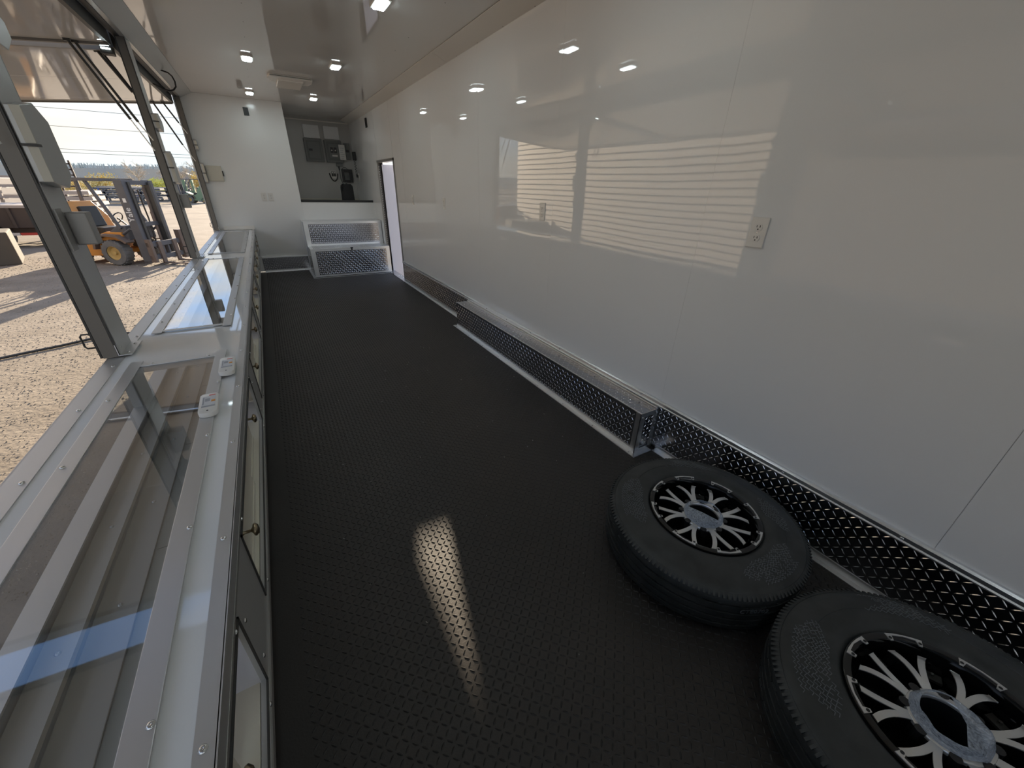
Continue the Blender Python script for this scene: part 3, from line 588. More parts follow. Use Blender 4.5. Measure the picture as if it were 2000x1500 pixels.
for s in (0, 1): MB().box(1.272 + s * .042, 1.308 + s * .042, YB - .020, YB - .008, 1.50, 1.585).build('socket', M['black'], e, bevel=.003); MB().box(1.278 + s * .042, 1.302 + s * .042, YB - .023, YB - .020, 1.552, 1.578).build('socket_face', M['plastic'], e)
e = thing('power_inlet', (1.56, YB, 1.40), 'black square power inlet with open lid above the black bag', 'inlet')
MB().box(1.462, 1.50, YB - .06, YB, 1.40, 1.63).box(1.60, 1.655, YB - .06, YB, 1.40, 1.63).box(1.50, 1.60, YB - .06, YB, 1.58, 1.63).box(1.50, 1.60, YB - .06, YB, 1.40, 1.44).build('frame', M['black'], e, bevel=.006)
MB().box(1.50, 1.60, YB - .02, YB, 1.44, 1.58).build('inner_face', M['grey'], e); MB().cyl((1.55, YB - .04, 1.51), (1.55, YB - .02, 1.51), .035, n=18).build('round_inlet', M['grey2'], e, smooth=True)
MB().tube([(1.47, YB - .03, 1.625), (1.50, YB - .05, 1.655), (1.55, YB - .05, 1.655), (1.58, YB - .03, 1.625)], .004, 6).build('bail', M['black'], e)
# black bag on the shelf
bgm = MB(); nl, nr = 9, 24
for j in range(nl + 1):
    f = j / nl; z = 1.087 + .285 * f; wx = .108 * (1 - .10 * f ** 3) * (1 if j < nl else .80); wy = .09 * (1 - .25 * f)
    for i in range(nr):
        t_ = 2 * math.pi * i / nr; cx, cyy = math.cos(t_), math.sin(t_)
        sx = math.copysign(abs(cx) ** .5, cx) * wx; syy = math.copysign(abs(cyy) ** .5, cyy) * wy; d_ = noise.noise(Vector((sx * 12, syy * 12, z * 9))) * .012
        bgm.v.append((1.375 + sx + d_, 8.30 + syy + d_, z))
bgm.f = [(j * nr + i, j * nr + (i + 1) % nr, (j + 1) * nr + (i + 1) % nr, (j + 1) * nr + i) for j in range(nl) for i in range(nr)] + [tuple(range(nr))[::-1], tuple(range(nl * nr, (nl + 1) * nr))]
bag = tag(bgm.build('tool_bag', M['sack'], smooth=True), 'upright black canvas bag standing on the recess shelf', 'bag')
MB().tube([(1.30, 8.22, 1.34), (1.27, 8.21, 1.35), (1.262, 8.21, 1.31), (1.268, 8.21, 1.27), (1.285, 8.22, 1.25)], .009, 8).build('handle', M['black'], bag, smooth=True)
MB().box(1.36, 1.385, 8.24, 8.28, 1.36, 1.385).build('buckle', M['black'], bag, bevel=.003)
e = thing('plug_adapter', (XR - .02, 8.9, 1.80), 'black transformer with coiled cord on the side wall of the recess', 'adapter')
MB().box(XR - .05, XR - .002, 8.84, 8.95, 1.78, 1.92).build('body', M['black'], e, bevel=.006)
co_ = [(XR - .03 + .014 * math.cos(i * .9), 8.88 + .014 * math.sin(i * .9), 1.78 - i * .0062) for i in range(40)]
MB().tube(co_, .004, 6).build('coiled_cord', M['black'], e, smooth=True)
e = thing('switch_plate', (XR, 8.86, 1.50), 'white plate with black plug on the side wall of the recess', 'outlet'); MB().box(XR - .008, XR - .001, 8.80, 8.92, 1.43, 1.56).build('plate', M['plastic'], e, bevel=.002); MB().box(XR - .04, XR - .008, 8.84, 8.89, 1.49, 1.54).build('plug', M['black'], e, bevel=.004)

# ------------------------------------------------------------------ wheels
def np_z(r):
    P = [(.216, .2165), (.225, .2235), (.24, .2262), (.262, .2265), (.285, .2238), (.305, .2215), (.330, .2128), (.352, .207)]
    for (a, za), (b, zb) in zip(P, P[1:]):
        if r <= b: return za + (zb - za) * (r - a) / (b - a)
    return .206
def wheel_parts(ang, label, group, bag_hole):
    e = thing('spare_wheel', (0, 0, 0), label, 'wheel', group); e['rot'] = 1
    Rr = .208; zt = .222; RT = .372
    prof = [(Rr + .006, .014), (.235, .006), (.27, .004), (.315, .012), (.345, .024), (.358, .034), (RT - .008, .040)]
    zs = [.048, .066, .068, .074, .076, .098, .100, .106, .108, .128, .130, .136, .138, .160, .162, .168, .170, .188]
    rr = [0, 0, -.009, -.009, 0, .001, -.009, -.009, .001, .001, -.009, -.009, .001, 0, -.009, -.009, 0, 0]
    prof += [(RT + d - .002 * abs(z - .118) / .07, z) for z, d in zip(zs, rr)]
    prof += [(RT - .008, .197), (.360, .2025), (.352, .207), (.3505, .2055), (.335, .213), (.330, .2125), (.305, .2215), (.285, .2245), (.284, .2232), (.262, .2265), (.24, .2262), (.225, .2235), (Rr + .008, .2165), (Rr + .003, .212)]
    tr = MB().lathe(prof, 96).build('tire', M['tire'], e, smooth=True)
    nb = MB()
    for i in range(150):
        a = 2 * math.pi * i / 150; c_, s_ = math.cos(a), math.sin(a); d = Vector((c_, s_, 0)); tt = Vector((-s_, c_, 0))
        nb.obox(d * .3615 + Vector((0, 0, .1995)), (d * .0085 + Vector((0, 0, -.0045))), tt * .0036, (d * .0012 + Vector((0, 0, .0022))))
    nb.build('shoulder_lug', M['tire'], tr, fix=True, kind='stuff')
    zz = MB()
    for zc_ in (.071, .103, .133, .165):
        for i in range(72):
            a = 2 * math.pi * i / 72; d = Vector((math.cos(a), math.sin(a), 0)); tt = Vector((-math.sin(a), math.cos(a), 0))
            zz.obox(d * (RT - .003) + Vector((0, 0, zc_ + (.006 if i % 2 else -.006))), d * .003, tt * .007, (0, 0, .003))
    zz.build('tread_sipe', M['tire'], tr, fix=True, kind='stuff')
    # scuffs on the sidewall: small raised diamonds left by the floor
    sc_ = MB(); rr_ = random.Random(int(ang * 100))
    for a0, a1, r0, r1 in (((ang + .2), (ang + .95), .245, .325), (ang + 2.5, ang + 3.2, .25, .33), (ang + 3.7, ang + 4.1, .24, .30), (ang + 5.1, ang + 5.6, .28, .345)):
        r_ = r0
        while r_ < r1:
            a = a0 + (.12 * math.sin(r_ * 60)) ; k = 0
            while a < a1 - .1 * math.cos(r_ * 80):
                d = Vector((math.cos(a), math.sin(a), 0)); tt = Vector((-math.sin(a), math.cos(a), 0)); q = (d + tt * (1 if k % 2 else -1)).normalized()
                z_ = np_z(r_) + .0004
                if rr_.random() > .15: sc_.obox(d * r_ + Vector((0, 0, z_)), q * .0052, q.cross(Vector((0, 0, 1))) * .0008, (0, 0, .0006))
                a += .0078 / r_; k += 1
            r_ += .0085
    sc_.build('scuff_mark', M['tiremark'], tr, fix=False, kind='stuff')
    rm = MB().lathe([(Rr + .004, .2150), (Rr + .002, .2210), (Rr - .003, .2225), (.193, .2215), (.190, .215), (.186, .19), (.183, .12), (.178, .05), (.20, .02), (Rr + .004, .014)], 72).build('rim', M['rimb'], e, smooth=True)
    MB().lathe([(.182, .06), (.00001, .055)], 48).build('back_disc', M['black'], e)
    hub = MB().lathe([(.0605, .190), (.061, .196), (.063, .199), (.078, .197), (.081, .193), (.082, .13)], 48).build('hub', M['rims'], e, smooth=True)
    MB().lathe([(.0603, .06), (.0603, .191)], 40).lathe([(.0825, .06), (.0825, .190)], 40).build('bore', M['black'], e, smooth=True, fix=False)
    for i in range(8):
        a = ang + 2 * math.pi * (i + .5) / 8; d = Vector((math.cos(a), math.sin(a), 0)); tt = Vector((-math.sin(a), math.cos(a), 0))
        lh = MB().cyl(d * .080 + Vector((0, 0, .165)), d * .080 + Vector((0, 0, .1992)), .0115, n=14).build('lug_hole', M['black'], e)
        a = ang + 2 * math.pi * i / 8
        sp = MB(); body = MB()
        for s in (-1, 1):
            pts = []
            for k in range(9):
                f = k / 8; r_ = .078 + (.172 - .078) * f; da = s * (.05 + .155 * f ** 1.7 ) * (1.0 if r_ else 1)
                pts.append((r_, a + da, .1965 + .009 * math.sin(f * 2.0) - .004 * f * f, .0072 + .0014 * f))
            vs = []
            for r_, aa, z_, hw in pts:
                c_, s2 = math.cos(aa), math.sin(aa); d = Vector((c_, s2, 0)); tt = Vector((-s2, c_, 0))
                vs += [d * r_ - tt * hw + Vector((0, 0, z_)), d * r_ + tt * hw + Vector((0, 0, z_)), d * r_ + tt * hw + Vector((0, 0, z_ - .0035)), d * r_ - tt * hw + Vector((0, 0, z_ - .0035))]
            n_ = len(pts); fs = [(k * 4 + q, k * 4 + (q + 1) % 4, (k + 1) * 4 + (q + 1) % 4, (k + 1) * 4 + q) for k in range(n_ - 1) for q in range(4)] + [(0, 1, 2, 3), (n_ * 4 - 1, n_ * 4 - 2, n_ * 4 - 3, n_ * 4 - 4)]
            sp.add(vs, fs)
            body.add([v - Vector((0, 0, .004 if (q % 4) < 2 else .055)) + Vector((0, 0, 0)) for q, v in enumerate(vs)], fs)
        so_ = sp.build('spoke', M['rims'], e, smooth=False, bevel=.0008)
        body.build('spoke_body', M['rimb'], so_, fix=True).matrix_parent_inverse = Matrix.Identity(4)
        # bracket arc on the lip
        br = MB(); h0 = .215; hw = .20
        arc = [(.2065, -h0), (.2065, -h0 * .5), (.2065, 0), (.2065, h0 * .5), (.2065, h0), (.186, h0 * .93), (.186, h0 * .74), (.2005, h0 * .66), (.2025, 0.0), (.2005, -h0 * .66), (.186, -h0 * .74), (.186, -h0 * .93)]
        P2 = [(r_ * math.cos(a + t_), r_ * math.sin(a + t_)) for r_, t_ in arc]
        brk = br.prism(P2, 'z', .2215, .2250).build('lip_bracket', M['rims'], e)
        for s in (-1, 1):
            t_ = a + s * h0 * .84; p = Vector((.1935 * math.cos(t_), .1935 * math.sin(t_), .2245))
            MB().cyl(p, p + Vector((0, 0, .0012)), .0042, n=10).build('bolt', M['black'], brk).matrix_parent_inverse = Matrix.Identity(4)
        a = ang + 2 * math.pi * (i + .5) / 8; d = Vector((math.cos(a), math.sin(a), 0)); tt = Vector((-math.sin(a), math.cos(a), 0))
        MB().obox(d * .166 + Vector((0, 0, .150)), d * .012, tt * .022, (0, 0, .004)).build('inner_tab', M['darkgrey'], e)
        MB().cyl(d * .166 + Vector((0, 0, .154)), d * .166 + Vector((0, 0, .164)), .0052, .004, 10).build('bolt', M['screw'] if i in (1, 5, 6) else M['rimb'], e, smooth=True)
    # crumpled film over the centre bore
    fm = MB(); nr_, na = 9, 40; vs = []; rr2 = random.Random(5 if bag_hole else 9)
    for j in range(nr_):
        for i in range(na):
            t_ = 2 * math.pi * i / na; r_ = .058 + (.074 - .058) * j / (nr_ - 1) * (1 + .05 * math.sin(5 * t_) + .04 * math.sin(9 * t_ + 1))
            z_ = .222 - .018 * (j / (nr_ - 1)) ** 2.2 + noise.noise(Vector((math.cos(t_) * 1.8, math.sin(t_) * 1.8, r_ * 30 + ang))) * .016
            vs.append((r_ * math.cos(t_), r_ * math.sin(t_), z_))
    fs = [(j * na + i, j * na + (i + 1) % na, (j + 1) * na + (i + 1) % na, (j + 1) * na + i) for j in range(nr_ - 1) for i in range(na)]
    ih = list(range(na)); o_ = len(vs); vs.append((-.020 * math.cos(bag_hole), -.020 * math.sin(bag_hole), .226))
    # flap closes most of the bore, leaving a black gap on one side
    for i in range(na):
        t_ = 2 * math.pi * i / na
        if math.cos(t_ - bag_hole) < -.12: fs.append((i, (i + 1) % na, o_))
    fm.add(vs, fs); f_ = fm.build('plastic_film', M['bag'], e, smooth=True, fix=False)
    f_['label'] = 'crumpled translucent plastic film over the wheel centre'
    return e
w1 = wheel_parts(1.83, 'far wheel lying flat against the baseboard near the tread plate box', 'black trailer wheels', .2)
w1.location = (1.282, .584, .001); 
tmat = Matrix.Identity(4)
w2 = wheel_parts(1.55, 'near wheel in the bottom right corner, cut off by the photo edge', 'black trailer wheels', 1.95)
w2.rotation_euler = Vector((-.012, .062, 1)).to_track_quat('Z', 'Y').to_euler()
w2.location = (1.180, -.172, .024)
ctr = Vector((1.178, -.162, .252))
nrm = Vector((-.012, .062, 1)).normalized(); w2.rotation_euler = Vector((0, 0, 1)).rotation_difference(nrm).to_euler(); w2.location = ctr - nrm * .222
tx = R(-118)
text('embossed_code', 'CTE0702', .026, M['tiremark'], w1, Matrix.Translation((.3735 * math.cos(tx), .3735 * math.sin(tx), .150)) @ Matrix.Rotation(tx + math.pi / 2, 4, 'Z') @ Matrix.Rotation(math.pi / 2, 4, 'X') , .0006)
tag(MB().box(.98, 1.28, -.52, -.42, 0.001, .040).build('wood_block', M['wood'], bevel=.002), 'wood block under the near edge of the near wheel, below the photo', 'block')

# bits of litter on the floor
lt = MB(); r5 = random.Random(11)
for i in range(60):
    x = r5.uniform(-.15, 1.5); y = r5.uniform(.3, 3.5); L_ = r5.uniform(.0015, .004); a = r5.random() * 3
    lt.obox((x, y, .0026), (L_ * math.cos(a), L_ * math.sin(a), 0), (-.0008 * math.sin(a), .0008 * math.cos(a), 0), (0, 0, .0006))
lt.build('metal_shavings', M['plastic'], fl, fix=False, kind='stuff')

# ------------------------------------------------------------------ outside: forklift
def forklift(loc, ang, paint, label, logo):
    e = thing('forklift', loc, label, 'forklift', 'forklifts in the yard'); e['rot'] = 1
    def wheel(u, v, r, wd, nm='wheel'):
        w_ = MB(); s = 1 if v < 0 else -1
        prof = [(r * .55, -wd / 2), (r * .93, -wd / 2), (r, -wd * .36), (r, wd * .36), (r * .93, wd / 2), (r * .55, wd / 2)]
        mb_ = MB().lathe(prof, 28); mb_.v = [(u + a_, v + c_, r + b_) for a_, b_, c_ in mb_.v]
        o = mb_.build(nm, M['ftire'], e, smooth=True)
        m2_ = MB().lathe([(r * .57, -wd * .42), (r * .5, -wd * .42), (r * .42, -wd * .22), (r * .16, -wd * .2), (r * .12, -wd * .38), (.0001, -wd * .38)], 24); m2_.v = [(u + a_, v + c_ * s * 1.0, r + b_) for a_, b_, c_ in m2_.v]
        m2_.build('wheel_rim', M['ycap'], o, smooth=True)
        lg = MB()
        for i in range(22):
            t_ = 2 * math.pi * i / 22
            lg.obox((u + r * math.cos(t_), v, r + r * math.sin(t_)), (.012 * math.cos(t_), 0, .012 * math.sin(t_)), (-.02 * math.sin(t_), 0, .02 * math.cos(t_)), (0, wd * .42, 0))
        lg.build('tire_lug', M['ftire'], o, kind='stuff')
    for v in (-.50, .50): wheel(0, v, .33, .27)
    for v in (-.40, .40): wheel(-1.15, v, .25, .2)
    MB().prism([(-1.62, .25), (-1.66, 1.2), (-1.5, 1.52), (-1.12, 1.58), (-.80, 1.22), (-.70, .84), (-.45, .72), (-.35, .40), (-.1, .36), (-.1, .25), (-.9, .22)], 'y', -.50, .50).build('body', paint, e, bevel=.02)
    for s in (-1, 1): MB().prism([(-.44, .42), (-.36, .66), (-.12, .76), (.22, .74), (.42, .58), (.46, .62), (.24, .80), (-.14, .82), (-.42, .72), (-.50, .42)], 'y', s * .36, s * .64).build('fender', M['rust'], e)
    MB().prism([(-.15, .66), (-.15, .8), (.2, 1.02), (.42, 1.02), (.42, .66)], 'y', -.44, .44).build('cowl', M['mast'], e, bevel=.01)
    MB().prism([(-.45, .64), (-.45, .74), (-.12, .86), (.30, .86), (.30, .64)], 'y', -.50, .50).build('side_panel', paint, e, bevel=.01)
    MB().prism([(-.72, .74), (-.72, .96), (-.35, .94), (-.33, .74)], 'y', -.27, .27).prism([(-.80, .95), (-.86, 1.45), (-.78, 1.47), (-.68, .96)], 'y', -.25, .25).build('seat', M['black'], e, bevel=.02)
    MB().tube([(-.1 + .16 * math.cos(i * .5236) * .5, .16 * math.sin(i * .5236), 1.18 + .16 * math.cos(i * .5236) * .85) for i in range(13)], .014, 6).cyl((.15, 0, .95), (-.1, 0, 1.18), .02, n=8).build('steering_wheel', M['black'], e)
    for s in (-1, 1):
        MB().beam((.30, s * .46, .95), (-.15, s * .44, 2.10), .07, .05, (0, 1, 0)).build('guard_post', M['mast'], e)
        MB().beam((-1.35, s * .44, 1.1), (-1.25, s * .44, 2.10), .07, .05, (0, 1, 0)).build('guard_post', M['mast'], e)
        MB().beam((-1.3, s * .46, 2.12), (.28, s * .46, 2.12), .07, .07).build('guard_rail', M['mast'], e)
    for u in frange(-1.25, .25, .21): MB().beam((u, -.46, 2.12), (u, .46, 2.12), .05, .03).build('guard_bar', M['mast'], e)
    for s in (-1, 1):
        MB().box(.60, .82, s * .42 - .065, s * .42 + .065, .10, 2.13).build('mast_rail', M['mast'], e, bevel=.008)
        MB().box(.72, .86, s * .32 - .035, s * .32 + .035, .14, 2.08).build('inner_mast_rail', M['darkgrey'], e)
        MB().cyl((.70, s * .24, .15), (.70, s * .24, 1.35), .035, n=10).cyl((.70, s * .24, 1.35), (.70, s * .24, 1.95), .02, n=8).build('lift_cylinder', M['rust'], e)
        MB().cyl((.55, s * .45, .95), (-.05, s * .45, .62), .03, n=8).build('tilt_cylinder', M['mast'], e)
        MB().box(1.0, 1.045, s * .27 - .06, s * .27 + .06, .05, .62).box(1.0, 2.05, s * .27 - .06, s * .27 + .06, .04, .075).build('fork', M['rust'], e)
    MB().box(.66, .80, -.42, .42, 2.02, 2.12).build('mast_crosshead', M['mast'], e); MB().box(.66, .74, -.42, .42, 1.0, 1.1).build('mast_crossbar', M['mast'], e)
    MB().box(.90, 1.0, -.60, .60, .50, .62).box(.90, 1.0, -.60, .60, .16, .28).box(.90, .97, -.12, -.06, .28, .5).box(.90, .97, .06, .12, .28, .5).build('carriage', M['mast'], e, bevel=.006)
    MB().box(.92, 1.06, .50, .60, .08, .86).build('side_plate', M['rust'], e, bevel=.006); MB().box(.92, 1.06, -.60, -.52, .1, .70).build('side_plate', M['rust'], e, bevel=.006)
    MB().tube([(1.02, .66, .80), (1.10, .70, .80), (1.20, .70, .74), (1.28, .70, .14), (1.05, .68, .1)], .03, 6).build('hose_guard', M['mast'], e, smooth=True)
    MB().tube([(.72, .0, .4), (.72, .05, 1.2), (.72, .02, 1.9)], .018, 6).tube([(.72, -.12, .4), (.72, -.14, 1.1), (.72, -.12, 1.9)], .018, 6).build('hydraulic_hoses', M['black'], e)
    if logo:
        text('lettering', 'Yale', .21, M['lettering'], e, Matrix.Translation((.72, -.487, 1.30)) @ Matrix.Rotation(R(90), 4, 'X') @ Matrix.Rotation(R(90), 4, 'Z'), .003)
        MB().box(.68, .76, -.490, -.484, 1.60, 1.70).build('plate', M['plastic'], e)
        MB().cyl((-1.2, 0, 2.14), (-1.2, 0, 2.21), .05, .035, 12).build('beacon', M['orange'], e)
    e.rotation_euler = (0, 0, ang); e.location = loc
    return e
forklift((-3.50, 15.5, G), R(-30), M['orange'], 'orange forklift with black mast standing on the gravel left of the middle post', True)
forklift((-6.4, 56, G), R(168), M['green'], 'distant green forklift in the far yard between the middle and far posts', False).scale = (1.05, 1.05, 1.05)

# hose on the ground
hz = [(-4.6, 6.85), (-3.9, 7.15), (-3.42, 7.379), (-3.18, 7.51), (-2.92, 7.635), (-2.64, 7.82), (-2.32, 7.94), (-2.178, 7.89), (-1.9, 7.75), (-1.5, 7.9), (-1.1, 8.3)]
tag(MB().tube([(x, y, G + .02) for x, y in hz], .017, 8).build('ground_hose', M['darkgrey'], smooth=True), 'dark hose lying across the gravel beside the nearest post foot', 'hose')

# concrete block, trailers, racks
tag(MB().prism([(-7.6, 15.3), (-6.02, 16.1), (-6.4, 17.4), (-7.9, 16.8)], 'z', G, .02).build('concrete_block', M['concrete'], bevel=.03), 'big tan concrete block at the left edge of the yard', 'block')
e = thing('dump_trailer', (-9, 20.6, G), 'dark dump trailer with red and white reflective tape behind the nearest post', 'trailer')
MB().box(-13, -6.35, 20.0, 22.0, -.18, .42).build('body', M['brown'], e); MB().box(-13.02, -6.33, 19.97, 22.03, .42, .50).build('top_rail', M['rack'], e); MB().box(-13, -6.2, 20.2, 21.8, -.42, -.20).build('chassis', M['brown'], e)
for x in frange(-12.8, -6.5, .7): MB().box(x, x + .07, 19.93, 20.0, -.18, .42).build('rib', M['brown'], e)
for i, x in enumerate(frange(-12.6, -6.8, .42)): MB().box(x, x + .4, 19.92, 19.95, -.60 + .19, -.52 + .19).build('tape', M['redt' if i % 2 else 'whitet'], e)
for x in (-8.6, -7.7):
    m_ = MB().lathe([(.2, -.1), (.34, -.1), (.36, -.06), (.36, .06), (.34, .1), (.2, .1)], 24); m_.v = [(x + a, 20.1 + c, G + .36 + b) for a, b, c in m_.v]; m_.build('wheel', M['ftire'], e, smooth=True)
e = thing('steel_rack', (-9, 23, G), 'stack of pale steel trailer frames above the dark dump trailer', 'rack')
for z in (.62, .98, 1.28):
    MB().beam((-12, 22.9, z), (-6.9, 22.7, z + .05), .1, .07).build('rail', M['rack'], e); MB().beam((-12, 24.6, z), (-6.9, 24.6, z + .05), .1, .07).build('rail', M['rack'], e)
    for x in frange(-11.8, -7.0, .6): MB().beam((x, 22.9, z), (x, 24.6, z), .07, .05).build('cross_member', M['rack'], e)
for x in frange(-11.8, -7.0, .6): MB().beam((x, 22.8, .45 if x > -9 else G), (x + .12, 22.8, 1.3), .08, .08, (0, 1, 0)).build('stake', M['rack'], e)
for x in (-11.9, -7.1): MB().box(x, x + .1, 23.6, 23.7, G, 1.28).build('leg', M['rack'], e)
e = thing('lumber_stack', (-6.3, 22.5, G), 'stack of pale boards seen between the nearest post and the forklift', 'stack')
for i, z in enumerate(frange(-.74, .95, .19)): MB().box(-6.3, -5.5 - .05 * (i % 3), 22.0, 23.6, z, z + .12).build('board', M['rack'] if i > 4 else M['brown'], e)
e = thing('ramp_gate', (-6.2, 24, G), 'tall dark ladder shaped trailer ramp rising behind the forklift', 'ramp')
for x in (-6.85, -6.35): MB().beam((x, 24.2, G), (x + .0, 24.2, 1.95), .06, .06, (0, 1, 0)).build('rail', M['brown'], e)
for z in frange(-.6, 1.9, .2): MB().box(-6.85, -6.35, 24.17, 24.23, z, z + .05).build('rung', M['brown'], e)
for k, (x0, x1, y0) in enumerate(((-13.2, -8.4, 53.5), (-14.5, -8.4, 60))):
    e = thing('flatbed_trailer', ((x0 + x1) / 2, y0, G), ['row of dark flatbed trailers stacked in the far yard, nearer stack', 'row of dark flatbed trailers stacked in the far yard, farther stack'][k], 'trailer', 'stacked flatbed trailers')
    for z in (G + .45, G + .85, G + 1.2):
        MB().box(x0, x1, y0, y0 + 2.2, z, z + .16).build('deck', M['mast'], e)
        for x in frange(x0 + .3, x1 - .3, .9): MB().box(x, x + .12, y0 - .05, y0, z - .06, z + .1).build('stake_pocket', M['blue'] if int(x * 10) % 3 == 0 else M['rack'], e)
    for x in (x0 + .6, x0 + 1.6, x1 - 1.6, x1 - .6): MB().box(x, x + .14, y0, y0 + .2, G, G + 1.2).build('support', M['mast'], e)
    for x in (x1 - 2.2, x1 - 1.3):
        m_ = MB().lathe([(.2, -.1), (.34, -.1), (.36, -.06), (.36, .06), (.34, .1), (.2, .1)], 16); m_.v = [(x + a, y0 + c, G + .36 + b) for a, b, c in m_.v]; m_.build('wheel', M['ftire'], e, smooth=True)
# far right clutter of machines behind the green forklift
e = thing('machinery_row', (-5, 64, G), 'row of dark parked machinery behind the green forklift', 'machinery')
rq = random.Random(4)
for i in range(16):
    x = -9.5 + i * .42; h_ = rq.uniform(.6, 2.6); MB().box(x, x + rq.uniform(.15, .38), 64, 65, G, G + h_).build('machine_part', M[rq.choice(['mast', 'brown', 'green', 'rack', 'mast'])], e)

# trees and hills
def tree(x, y, h_, r_, m, label, sq=.75, n_=1700, cat='tree', leaf=.12, trunk=True, base=G):
    e = thing('tree', (x, y, base), label, cat, 'trees beyond the yard')
    q = random.Random(int(x * 7 + y)); fm_ = MB(); tw = MB()
    c = Vector((x, y, base + h_ - r_ * sq))
    lobes = [(c + Vector((q.uniform(-.6, .6) * r_, q.uniform(-.6, .6) * r_, q.uniform(-.35, .5) * r_ * sq)), r_ * q.uniform(.35, .6)) for _ in range(11)]
    for i in range(n_):
        lc, lr = q.choice(lobes); d = Vector((q.gauss(0, 1), q.gauss(0, 1), q.gauss(0, 1))).normalized() * lr * q.random() ** .4; d.z *= sq
        p = lc + d; a = Vector((q.gauss(0, 1), q.gauss(0, 1), q.gauss(0, 1))).normalized() * leaf; b = a.orthogonal().normalized() * leaf * .7
        fm_.add([p - a, p - b * .6, p + a, p + b], [(0, 1, 2, 3)])
    fm_.build('foliage', m, e, fix=False, kind='stuff')
    tw.tube([(x, y, base), (x + .05 * h_, y, base + h_ * .35), (x, y, base + h_ * .6)], .03 * h_ * .6, 6)
    for i in range(9):
        lc, lr = lobes[i]; tw.tube([(x, y, base + h_ * .3), ((x + lc.x) / 2 + q.uniform(-.2, .2), (y + lc.y) / 2, (base + h_ * .35 + lc.z) / 2), tuple(lc)], .012 * h_ * .6, 5)
    tw.build('trunk', M['bark'], e, fix=False)
def bare(x, y, h_, label, m='bare', n_=110):
    e = thing('tree', (x, y, G), label, 'tree', 'bare trees beyond the yard'); q = random.Random(int(x * 13 + y)); tw = MB()
    tw.tube([(x, y, G), (x + .1, y, G + h_ * .4), (x, y, G + h_ * .75)], .02 * h_, 5)
    def br(p, d, L_, r_, dep):
        e_ = p + d * L_; tw.tube([p, (p + e_) / 2 + Vector((q.uniform(-1, 1), q.uniform(-1, 1), q.uniform(0, 1))) * L_ * .08, e_], r_, 4)
        if dep:
            for _ in range(4):
                f = q.uniform(.35, 1); nd = (d + Vector((q.gauss(0, 1), q.gauss(0, 1), q.gauss(0, .8))) * .55).normalized(); br(p + d * L_ * f, nd, L_ * q.uniform(.5, .7), r_ * .55, dep - 1)
    for i in range(7):
        a = i * .9 + q.random(); br(Vector((x, y, G + h_ * q.uniform(.25, .6))), Vector((math.cos(a) * .6, math.sin(a) * .6, .9)).normalized(), h_ * .3, .012 * h_, 3)
    tw.build('branches', M[m], e, fix=False)
tree(-17.6, 76, 2.9, 2.4, M['yleaf'], 'round yellow willow beyond the forklift guard', n_=2200)
tree(-21.6, 80, 2.3, 1.6, M['yleaf'], 'small yellow bush left of the round yellow willow', n_=900)
tree(-11.6, 74, 2.6, 1.7, M['gleaf'], 'bright yellow green bush just left of the middle post', n_=1800)
tree(-13.4, 78, 2.3, 1.4, M['yleaf'], 'pale yellow bush between the willow and the yellow green bush', n_=900)
tree(-6.5, 74, 4.3, 1.7, M['yleaf'], 'slim yellow tree right of the middle post', sq=1.3, n_=1600)
tree(-4.6, 78, 4.6, 1.9, M['gleaf'], 'yellow tree beside the far post', sq=1.3, n_=1300)
for x, y, lb in ((-18.6, 92, 'grey brown brush right of the yellow willow'), (-14.6, 99, 'grey brown brush behind the yellow green bush'), (-10.4, 93, 'grey brown brush left of the middle post foot trees'), (-7.6, 101, 'grey brown brush beyond the green forklift'), (-25.5, 90, 'grey brown brush behind the trailer ramp')): tree(x, y, 2.9, 2.2, M['bare'], lb, n_=1500, leaf=.07)
for i, (x, y, h_, lb) in enumerate(((-14.6, 80, 4.2, 'bare tree above the yellow bushes'), (-11.9, 84, 3.8, 'bare tree left of the middle post top bushes'), (-9.2, 76, 4.4, 'bare tree right of the middle post'), (-6.0, 72, 5.2, 'tall bare tree before the far post'), (-4.9, 86, 5.2, 'bare tree touching the far post'))): bare(x, y, h_, lb)
e = thing('barn', (-12, 116, G), 'low pale roofed barn half hidden by trees on the right of the far yard', 'building')
MB().box(-17, -10, 116, 122, G, 1.0).build('wall', M['wood'], e); MB().prism([(-17.4, 1.0), (-9.6, 1.0), (-13.5, 2.9)], 'y', 115.8, 122).build('roof', M['hill'], e)
hl = MB(); nn = 120; P = []
for i in range(nn + 1):
    t_ = -70 + 90 * i / nn; a = R(t_); d = 560
    h_ = 12.3 + 2.2 * noise.noise(Vector((t_ * .09, 1, 0))) + 1.2 * noise.noise(Vector((t_ * .5, 4, 0)))
    x, y = math.sin(a) * d, math.cos(a) * d; P += [(x, y, G - 3), (x, y, G + h_), (x * 1.35, y * 1.35, G + h_ + 1.5), (x * 1.35, y * 1.35, G - 3)]
hl.add(P, [(4 * i + k, 4 * (i + 1) + k, 4 * (i + 1) + k + 1, 4 * i + k + 1) for i in range(nn) for k in range(3)])
hills = struct(hl.build('hills', M['hill'], fix=False)); hills['label'] = 'long wooded ridge on the horizon'
tp = MB(); q = random.Random(8)
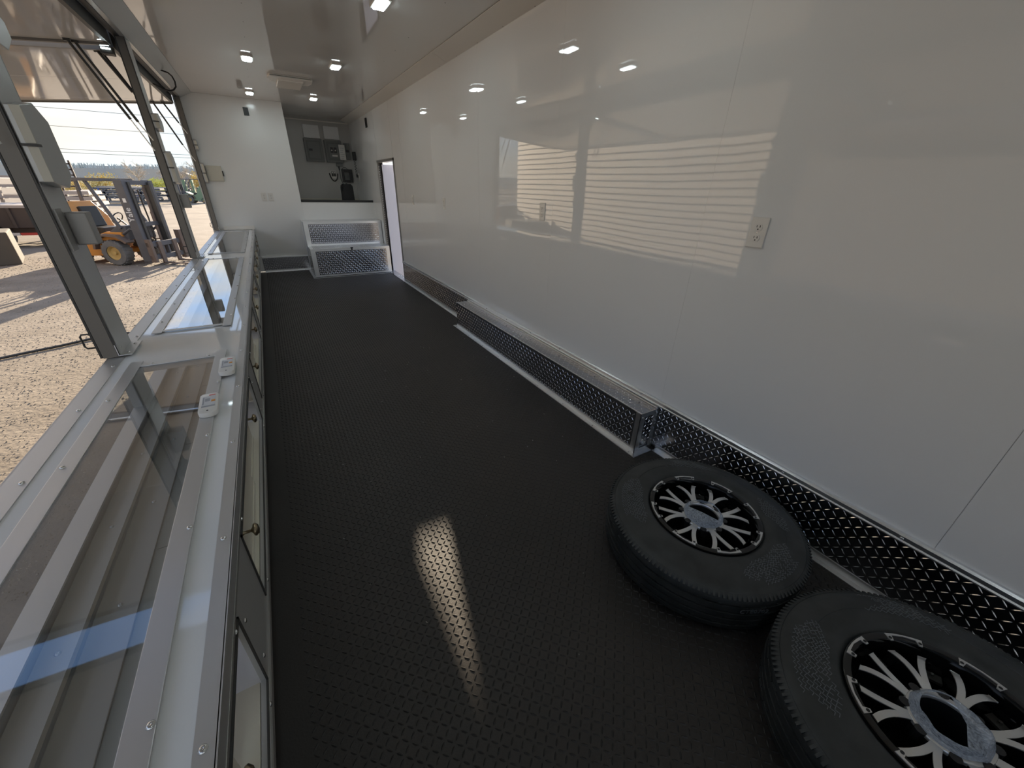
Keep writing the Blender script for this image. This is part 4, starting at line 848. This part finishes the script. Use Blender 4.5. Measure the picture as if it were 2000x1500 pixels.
for i in range(2600):
    t_ = -70 + 90 * q.random(); a = R(t_); d = 555; h0 = 12.0 + 2.2 * noise.noise(Vector((t_ * .09, 1, 0))) + 1.2 * noise.noise(Vector((t_ * .5, 4, 0)))
    h_ = h0 + q.uniform(.4, 3.6) * (.7 + .5 * noise.noise(Vector((t_ * .4, 9, 0)))); x, y = math.sin(a) * d, math.cos(a) * d; wv = Vector((math.cos(a), -math.sin(a), 0)) * q.uniform(.25, .9)
    b0 = Vector((x, y, G + h0 - 2)); t0 = Vector((x, y, G + h_))
    tp.add([b0 - wv * .3, b0 + wv * .3, t0 + wv * .5 - Vector((0, 0, .8)), t0, t0 - wv * .5 - Vector((0, 0, .8))], [(0, 1, 2, 3, 4)])
tp.build('treetops', M['htwig'], hills, fix=False, kind='stuff')
for k, (z, dz) in enumerate(((3.85, 0), (3.45, .1), (5.6, .2), (7.2, .1))):
    pts = [(-60 + 6 * i, 62, z + dz + .0009 * (i * 6 - 42) ** 2 * .3) for i in range(21)]
    tag(MB().tube(pts, .022, 4).build('power_line', M['darkgrey'], fix=False), ['lowest power line crossing the sky above the hills', 'power line just under the next one, crossing above the hills', 'power line crossing the middle of the sky', 'uppermost power line crossing the sky'][k], 'wire', 'power lines over the yard')

# building opposite the serving side (seen as reflection in the right wall)
e = thing('sided_building', (-9, 12, G), 'beige clapboard building opposite the serving side, mirrored in the glossy right wall', 'building')
MB().box(-13, -8.06, 6.35, 18.9, G, 4.6).build('core', M['roof'], e)  # near-black core draws the shadow lines in the gaps between boards
bme = MB().prism([(-8.05, G), (-7.995, G), (-8.032, G + .176), (-8.05, G + .176)], 'y', 6.30, 18.95).mesh('siding_board'); bme.materials.append(M['siding'])
for i in range(25):
    o = bpy.data.objects.new('siding_board', bme); C.objects.link(o); o.location = (0, 0, i * .215); put(o, e)
MB().prism([(-13.4, 4.5), (-7.6, 4.5), (-10.5, 6.2)], 'y', 6.1, 19.2).build('roof', M['roof'], e)
e = thing('added_dark_shed', (-9, 2.5, G), 'added dark board shed beside the beige building, unseen, keeps the wall reflection dark', 'building')  # unseen shed, added to block sky and darken this part of the reflection
MB().box(-12, -8.2, -3.5, 6.0, G, 2.4).build('core', M['wood'], e)
for i in range(31): MB().box(-8.2, -8.16, -3.5 + i * .297, -3.5 + i * .297 + .285, G, 2.4).build('board', M['wood'], e)
MB().prism([(-12.3, 2.4), (-7.9, 2.4), (-7.9, 2.6), (-10, 3.3), (-12.3, 2.6)], 'y', -3.7, 6.04).build('roof', M['roof'], e)
